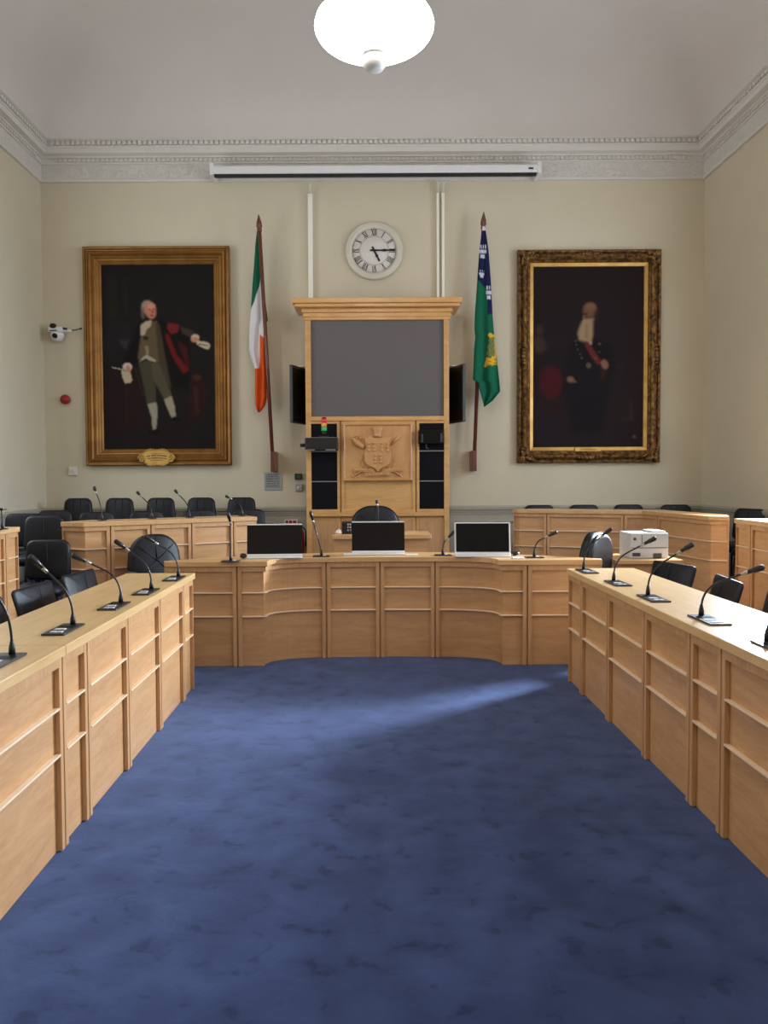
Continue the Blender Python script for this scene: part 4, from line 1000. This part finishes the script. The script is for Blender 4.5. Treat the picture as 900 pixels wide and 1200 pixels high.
# ================================================================= CHAIRS
def chair(kind, label, loc, rz, group=None, mat='leather'):
    """faces -y at rz=0 (towards the camera)"""
    t = thing({'round': 'swivel_chair', 'low': 'meeting_chair', 'tier': 'meeting_chair', 'tall': 'high_back_chair'}[kind], loc, label, 'chair', group, rz)
    L_ = M[mat]; sw_ = {'round': .50, 'low': .46, 'tier': .42, 'tall': .42}[kind]; sh_ = .44
    m = MB(); m.pillow(rrect(sw_, -.23, .23, .09), .09, mat=Matrix.Translation((0, 0, sh_)) @ Matrix.Rotation(PI / 2, 4, 'X')); m.build('seat', L_, t)
    if kind == 'round': ol = rrect(.50, .50, .99, .20, top=.48, n=9); lean, y0, th, cv = 10, .22, .09, -.55
    elif kind == 'low': ol = rrect(.48, .50, .825, .03, top=.52); lean, y0, th, cv = 14, .20, .03, -.4
    elif kind == 'tier': ol = rrect(.40, .50, .86, .07, top=.38); lean, y0, th, cv = 7, .20, .05, -.3
    else: ol = rrect(.42, .50, .985, .075, top=.345); lean, y0, th, cv = 5, .20, .07, -.3
    mt = Matrix.Translation((0, y0, .5)) @ Matrix.Rotation(math.radians(-lean), 4, 'X') @ Matrix.Translation((0, 0, -.5))
    m = MB(); m.pillow(ol, th, curve=-cv * -1 if False else cv, mat=mt); bk = m.build('backrest', L_, t)
    m = MB()
    cen = sum(p_[1] for p_ in ol) / len(ol)
    def sp(x, z): 
        return mt @ Vector((x, -th / 2 * 1.0 - cv * x * x - .004, z))
    if kind == 'round':
        for x_, z_ in ((-.16, .58), (.16, .58), (-.17, .88), (.17, .88), (0, .96)): m.tube([sp(x_ * .95, z_), sp(x_ * .5, cen + (z_ - cen) * .5), sp(0, cen)], .004, 6)
        m.blob(sp(0, cen), .012, 8)
    else:
        z0_, z1_ = min(p_[1] for p_ in ol) + .04, max(p_[1] for p_ in ol) - .03
        for x_ in ((-.045, .045) if kind == 'tall' else (0,)): m.tube([sp(x_, z0_), sp(x_, z1_)], .003, 6)
    m.build('stitching', L_, bk)
    if kind == 'round':
        m = MB(); m.pillow([(x_ * .96, cen + (z_ - cen) * .95) for x_, z_ in ol], .05, curve=cv, mat=mt @ Matrix.Translation((0, .05, 0))); m.build('back_shell', M['black'], bk)
        for s in (-1, 1):
            m = MB(); m.tube([(s * .24, .2, .50), (s * .29, .12, .66), (s * .29, -.1, .67), (s * .27, -.16, .62), (s * .22, -.06, .43)], .018, 10); m.build('armrest', M['black'], t)
    m = MB()
    if kind in ('round', 'low'):
        m.tube([(0, 0, .06), (0, 0, .40)], .028, 12); m.build('gas_column', M['metal'], t)
        m = MB()
        for k in range(5):
            a = 2 * PI * k / 5 + .3; m.tube([(0, 0, .09), (.26 * math.cos(a), .26 * math.sin(a), .06)], [.025, .014], 8)
        m.build('star_base', M['black'], t)
        for k in range(5):
            a = 2 * PI * k / 5 + .3; m = MB(); m.lathe([(.02, -.02), (.028, -.012), (.028, .012), (.02, .02)], 12, (.26 * math.cos(a), .26 * math.sin(a), .0285), axis='x'); m.build('castor', M['black'], t)
        if kind == 'low':
            m = MB(); m.tube([(0, .1, .40), (0, .22, .42), (0, .235, .6)], .014, 8); m.build('back_support', M['black'], t)
    else:
        for sx in (-1, 1):
            for sy in (-1, 1):
                m = MB(); m.tube([(sx * .17, sy * .17, .40), (sx * .19, sy * .20, .001)], .012, 8); m.build('leg', M['black'], t)
        m = MB(); [m.tube([(s * .15, .18, .41), (s * .15, .24, .56)], .010, 8) for s in (-1, 1)]; m.build('back_support', M['black'], t)
    return t
D_ = math.radians
# around the bowed desk
q = atY(198, 650, 7.15); chair('round', 'padded round-backed chair with blue sheen, left end of the bowed desk', (q.x, 7.0, 0), D_(33), mat='leather_blue')
c_ = chair('round', 'black round-backed swivel chair turned away, right end of the bowed desk', (1.70, 6.82, 0.0), D_(-130)); c_.scale = (1, 1, 1.05)
q = atY(440, 600, 8.6); c_ = chair('round', 'black high padded chair at the small desk before the cabinet', (q.x, 8.45, .15), 0); c_.scale = (1.13, 1, 1.05)
# behind the side desks
for x, y, r_, l in ((-1.84, 5.76, 85, 'blue-sheened meeting chair tucked behind far end of left desk'), (-1.88, 5.06, 86, 'middle blue-sheened meeting chair behind the left desk'), (-1.88, 4.36, 88, 'nearest meeting chair behind left desk, cut by photo edge')):
    chair('low', l, (x, y, 0), D_(r_), 'meeting chairs behind the left desk', 'leather_blue')
for y, r_, l in ((6.08, -74, 'black meeting chair near the printer behind the right desk'), (5.28, -96, 'middle black meeting chair behind the right desk'), (4.55, -96, 'black meeting chair behind right desk, cut by the photo edge')):
    chair('low', l, (2.13, y, 0), D_(r_), 'meeting chairs behind the right desk')
# tall chairs against the wall, left
names = ['leftmost', 'second', 'third', 'fourth', 'rightmost']
proto = None
for i, pc in enumerate((86.7, 136, 185, 233.3, 281)):
    q = atY(pc, 590, 9.75)
    if proto is None: proto = chair('tall', '', (q.x, 9.65, DZ), 0); o = proto
    else: o = copy_tree(proto)
    o.location = (q.x, 9.65, DZ); o['group'] = 'high-backed chairs under the left painting'
    o['label'] = '%s%s of five black high-backed chairs under the left painting' % (names[i], '' if i in (0, 4) else ' from the left')
proto = None
rows_ = [(63, 9.0, 12, 'leftmost dark low chair on left tier, before the high-backed row'), (116, 8.55, 16, 'low leather chair at left tier desk beside its leftmost microphone'), (176, 8.75, 16, 'low leather chair at left tier desk behind its second microphone'), (238, 8.95, 14, 'low leather chair at left tier desk behind its rightmost panels'), (294, 9.0, 10, 'low leather chair at right end of left tier desk')]
for pc, y, r_, l in rows_:
    q = atY(pc, 600, y)
    if proto is None: proto = chair('tier', l, (q.x, y, DZ), 0, mat='leather'); o = proto
    else: o = copy_tree(proto)
    o.location = (q.x, y, DZ); o.rotation_euler.z = D_(r_ * 1.5); o['label'] = l; o['group'] = 'low chairs on the left tier'
# chairs in the gap between left tier desks
q = atY(53, 640, 7.8); chair('tier', 'dark blue leather chair showing in the gap between the left tier desks', (q.x, 7.66, DZ), D_(10), mat='leather_blue')
q = atY(28, 640, 8.3); chair('tier', 'dark chair behind the blue leather chair in the left tier gap', (q.x, 8.22, DZ), D_(14))
q = atY(57, 660, 7.0); chair('tier', 'black chair standing in the gap before the blue leather chair', (q.x, 6.84, .09), D_(8))
# right tier chairs by the wall
proto2 = None
for pc, y, r_, l in ((637, 9.93, 0, 'leftmost low black chair behind right tier desk'), (690.5, 9.93, 0, 'second low black chair behind right tier desk, under painting'), (744, 9.93, 0, 'third low black chair behind right tier desk, under painting edge'), (797.5, 9.80, -8, 'fourth low black chair behind right tier desk, by room corner'), (864, 8.6, -60, 'low black chair against right wall behind the tier desk microphone'), (893, 7.9, -75, 'low black chair against right wall at the photo edge')):
    q = atY(pc, 595, y)
    if proto2 is None: proto2 = chair('tier', l, (q.x, y, DZ), 0); o = proto2
    else: o = copy_tree(proto2)
    x_ = min(q.x, XR - .32)
    o.location = (x_, y - .0, DZ); o.rotation_euler.z = D_(r_); o['label'] = l; o['group'] = 'low chairs on the right tier'

# ================================================================= PRINTER
tb = thing('side_table', (2.35, 7.0, 0), 'low beech table holding the printer by the right chairs', 'table')
m = MB(); m.box(2.14, 2.73, 6.75, 7.35, .735, .77); m.build('tabletop', M['top_x'], tb, world=True, bevel=.003)
m = MB(); m.box(2.17, 2.70, 6.80, 6.82, .05, .735); m.build('front_panel', M['wood_v'], tb, world=True)
for x in (2.17, 2.68):
    m = MB(); m.box(x, x + .02, 6.82, 7.30, .001, .735); m.build('side_panel', M['wood_v'], tb, world=True)
a, b = atY(738, 640, 6.9), atY(783, 640, 6.9)
pr_ = thing('printer', ((a.x + b.x) / 2, 7.05, .7705), 'pale grey office printer on the side table', 'printer'); w_ = (b.x - a.x); hp = atY(755, 622.5, 6.9).z - .77
m = MB(); m.box(-w_ / 2, w_ / 2, -.16, .14, 0, hp * .93); m.box(w_ * .1, w_ / 2 - .01, -.13, .12, hp * .93, hp); m.build('body', M['grey'], pr_, bevel=.02)
m = MB(); m.box(-w_ / 2 + .02, -w_ / 2 + .09, -.166, -.161, .02, .05); m.box(w_ * .1, w_ * .32, -.166, -.161, .004, .045); m.build('paper_slot', M['dgrey'], pr_, bevel=.003)
m = MB(); m.box(-w_ / 2 + .01, w_ / 2 - .01, -.163, -.1605, hp * .38, hp * .40); m.box(-w_ * .2, -w_ * .19, -.163, -.1605, hp * .4, hp * .86); m.build('seam', M['dgrey'], pr_)
m = MB(); m.lathe([(.012, .161), (.012, .166)], 14, (-w_ / 2 + .04, 0, hp * .72), axis='y'); m.build('power_button', M['dgrey'], pr_)

# ================================================================= LIGHT
def area(loc, rot, sx, sy, e, c, spread=180):
    l = bpy.data.lights.new('window_daylight', 'AREA'); l.shape = 'RECTANGLE'; l.size = sx; l.size_y = sy; l.energy = e; l.color = c; l.spread = math.radians(spread)
    o = bpy.data.objects.new('window_daylight', l); COL.objects.link(o); o.location = loc; o.rotation_euler = rot; return o
zc = (WZ0 + WZ1) / 2
for k, (a, b) in enumerate(WINS):
    area((XR + .10, (a + b) / 2, zc), (0, PI / 2, 0), WZ1 - WZ0 - .2, b - a - .2, (70, 55, 50, 60)[k], (.76, .86, 1.0))
    area((XL - .10, (a + b) / 2, zc), (0, -PI / 2, 0), WZ1 - WZ0 - .2, b - a - .2, (50, 14, 10, 8)[k], (.86, .93, 1.0))
# second pendant of the same kind further back in the room
l2 = copy_tree(lamp); l2.location = (LX, .2, zl_); l2['label'] = 'glowing bowl lamp hanging behind the viewpoint'
o = area((XR + .08, 7.7, 2.15), (0, PI / 2, 0), 1.0, .55, 370, (.70, .83, 1.0), 110)
o.rotation_euler = Vector((-.80, -.58, -.22)).to_track_quat('-Z', 'Y').to_euler()
wd_ = bpy.data.worlds.new('overcast_sky'); SC.world = wd_; wd_.use_nodes = True
wd_.node_tree.nodes['Background'].inputs[0].default_value = (.75, .86, 1, 1); wd_.node_tree.nodes['Background'].inputs[1].default_value = 1.0
SC.view_settings.view_transform = 'Standard'; SC.view_settings.look = 'None'; SC.view_settings.gamma = 1; SC.view_settings.use_curve_mapping = False
SC.view_settings.exposure = 0.25
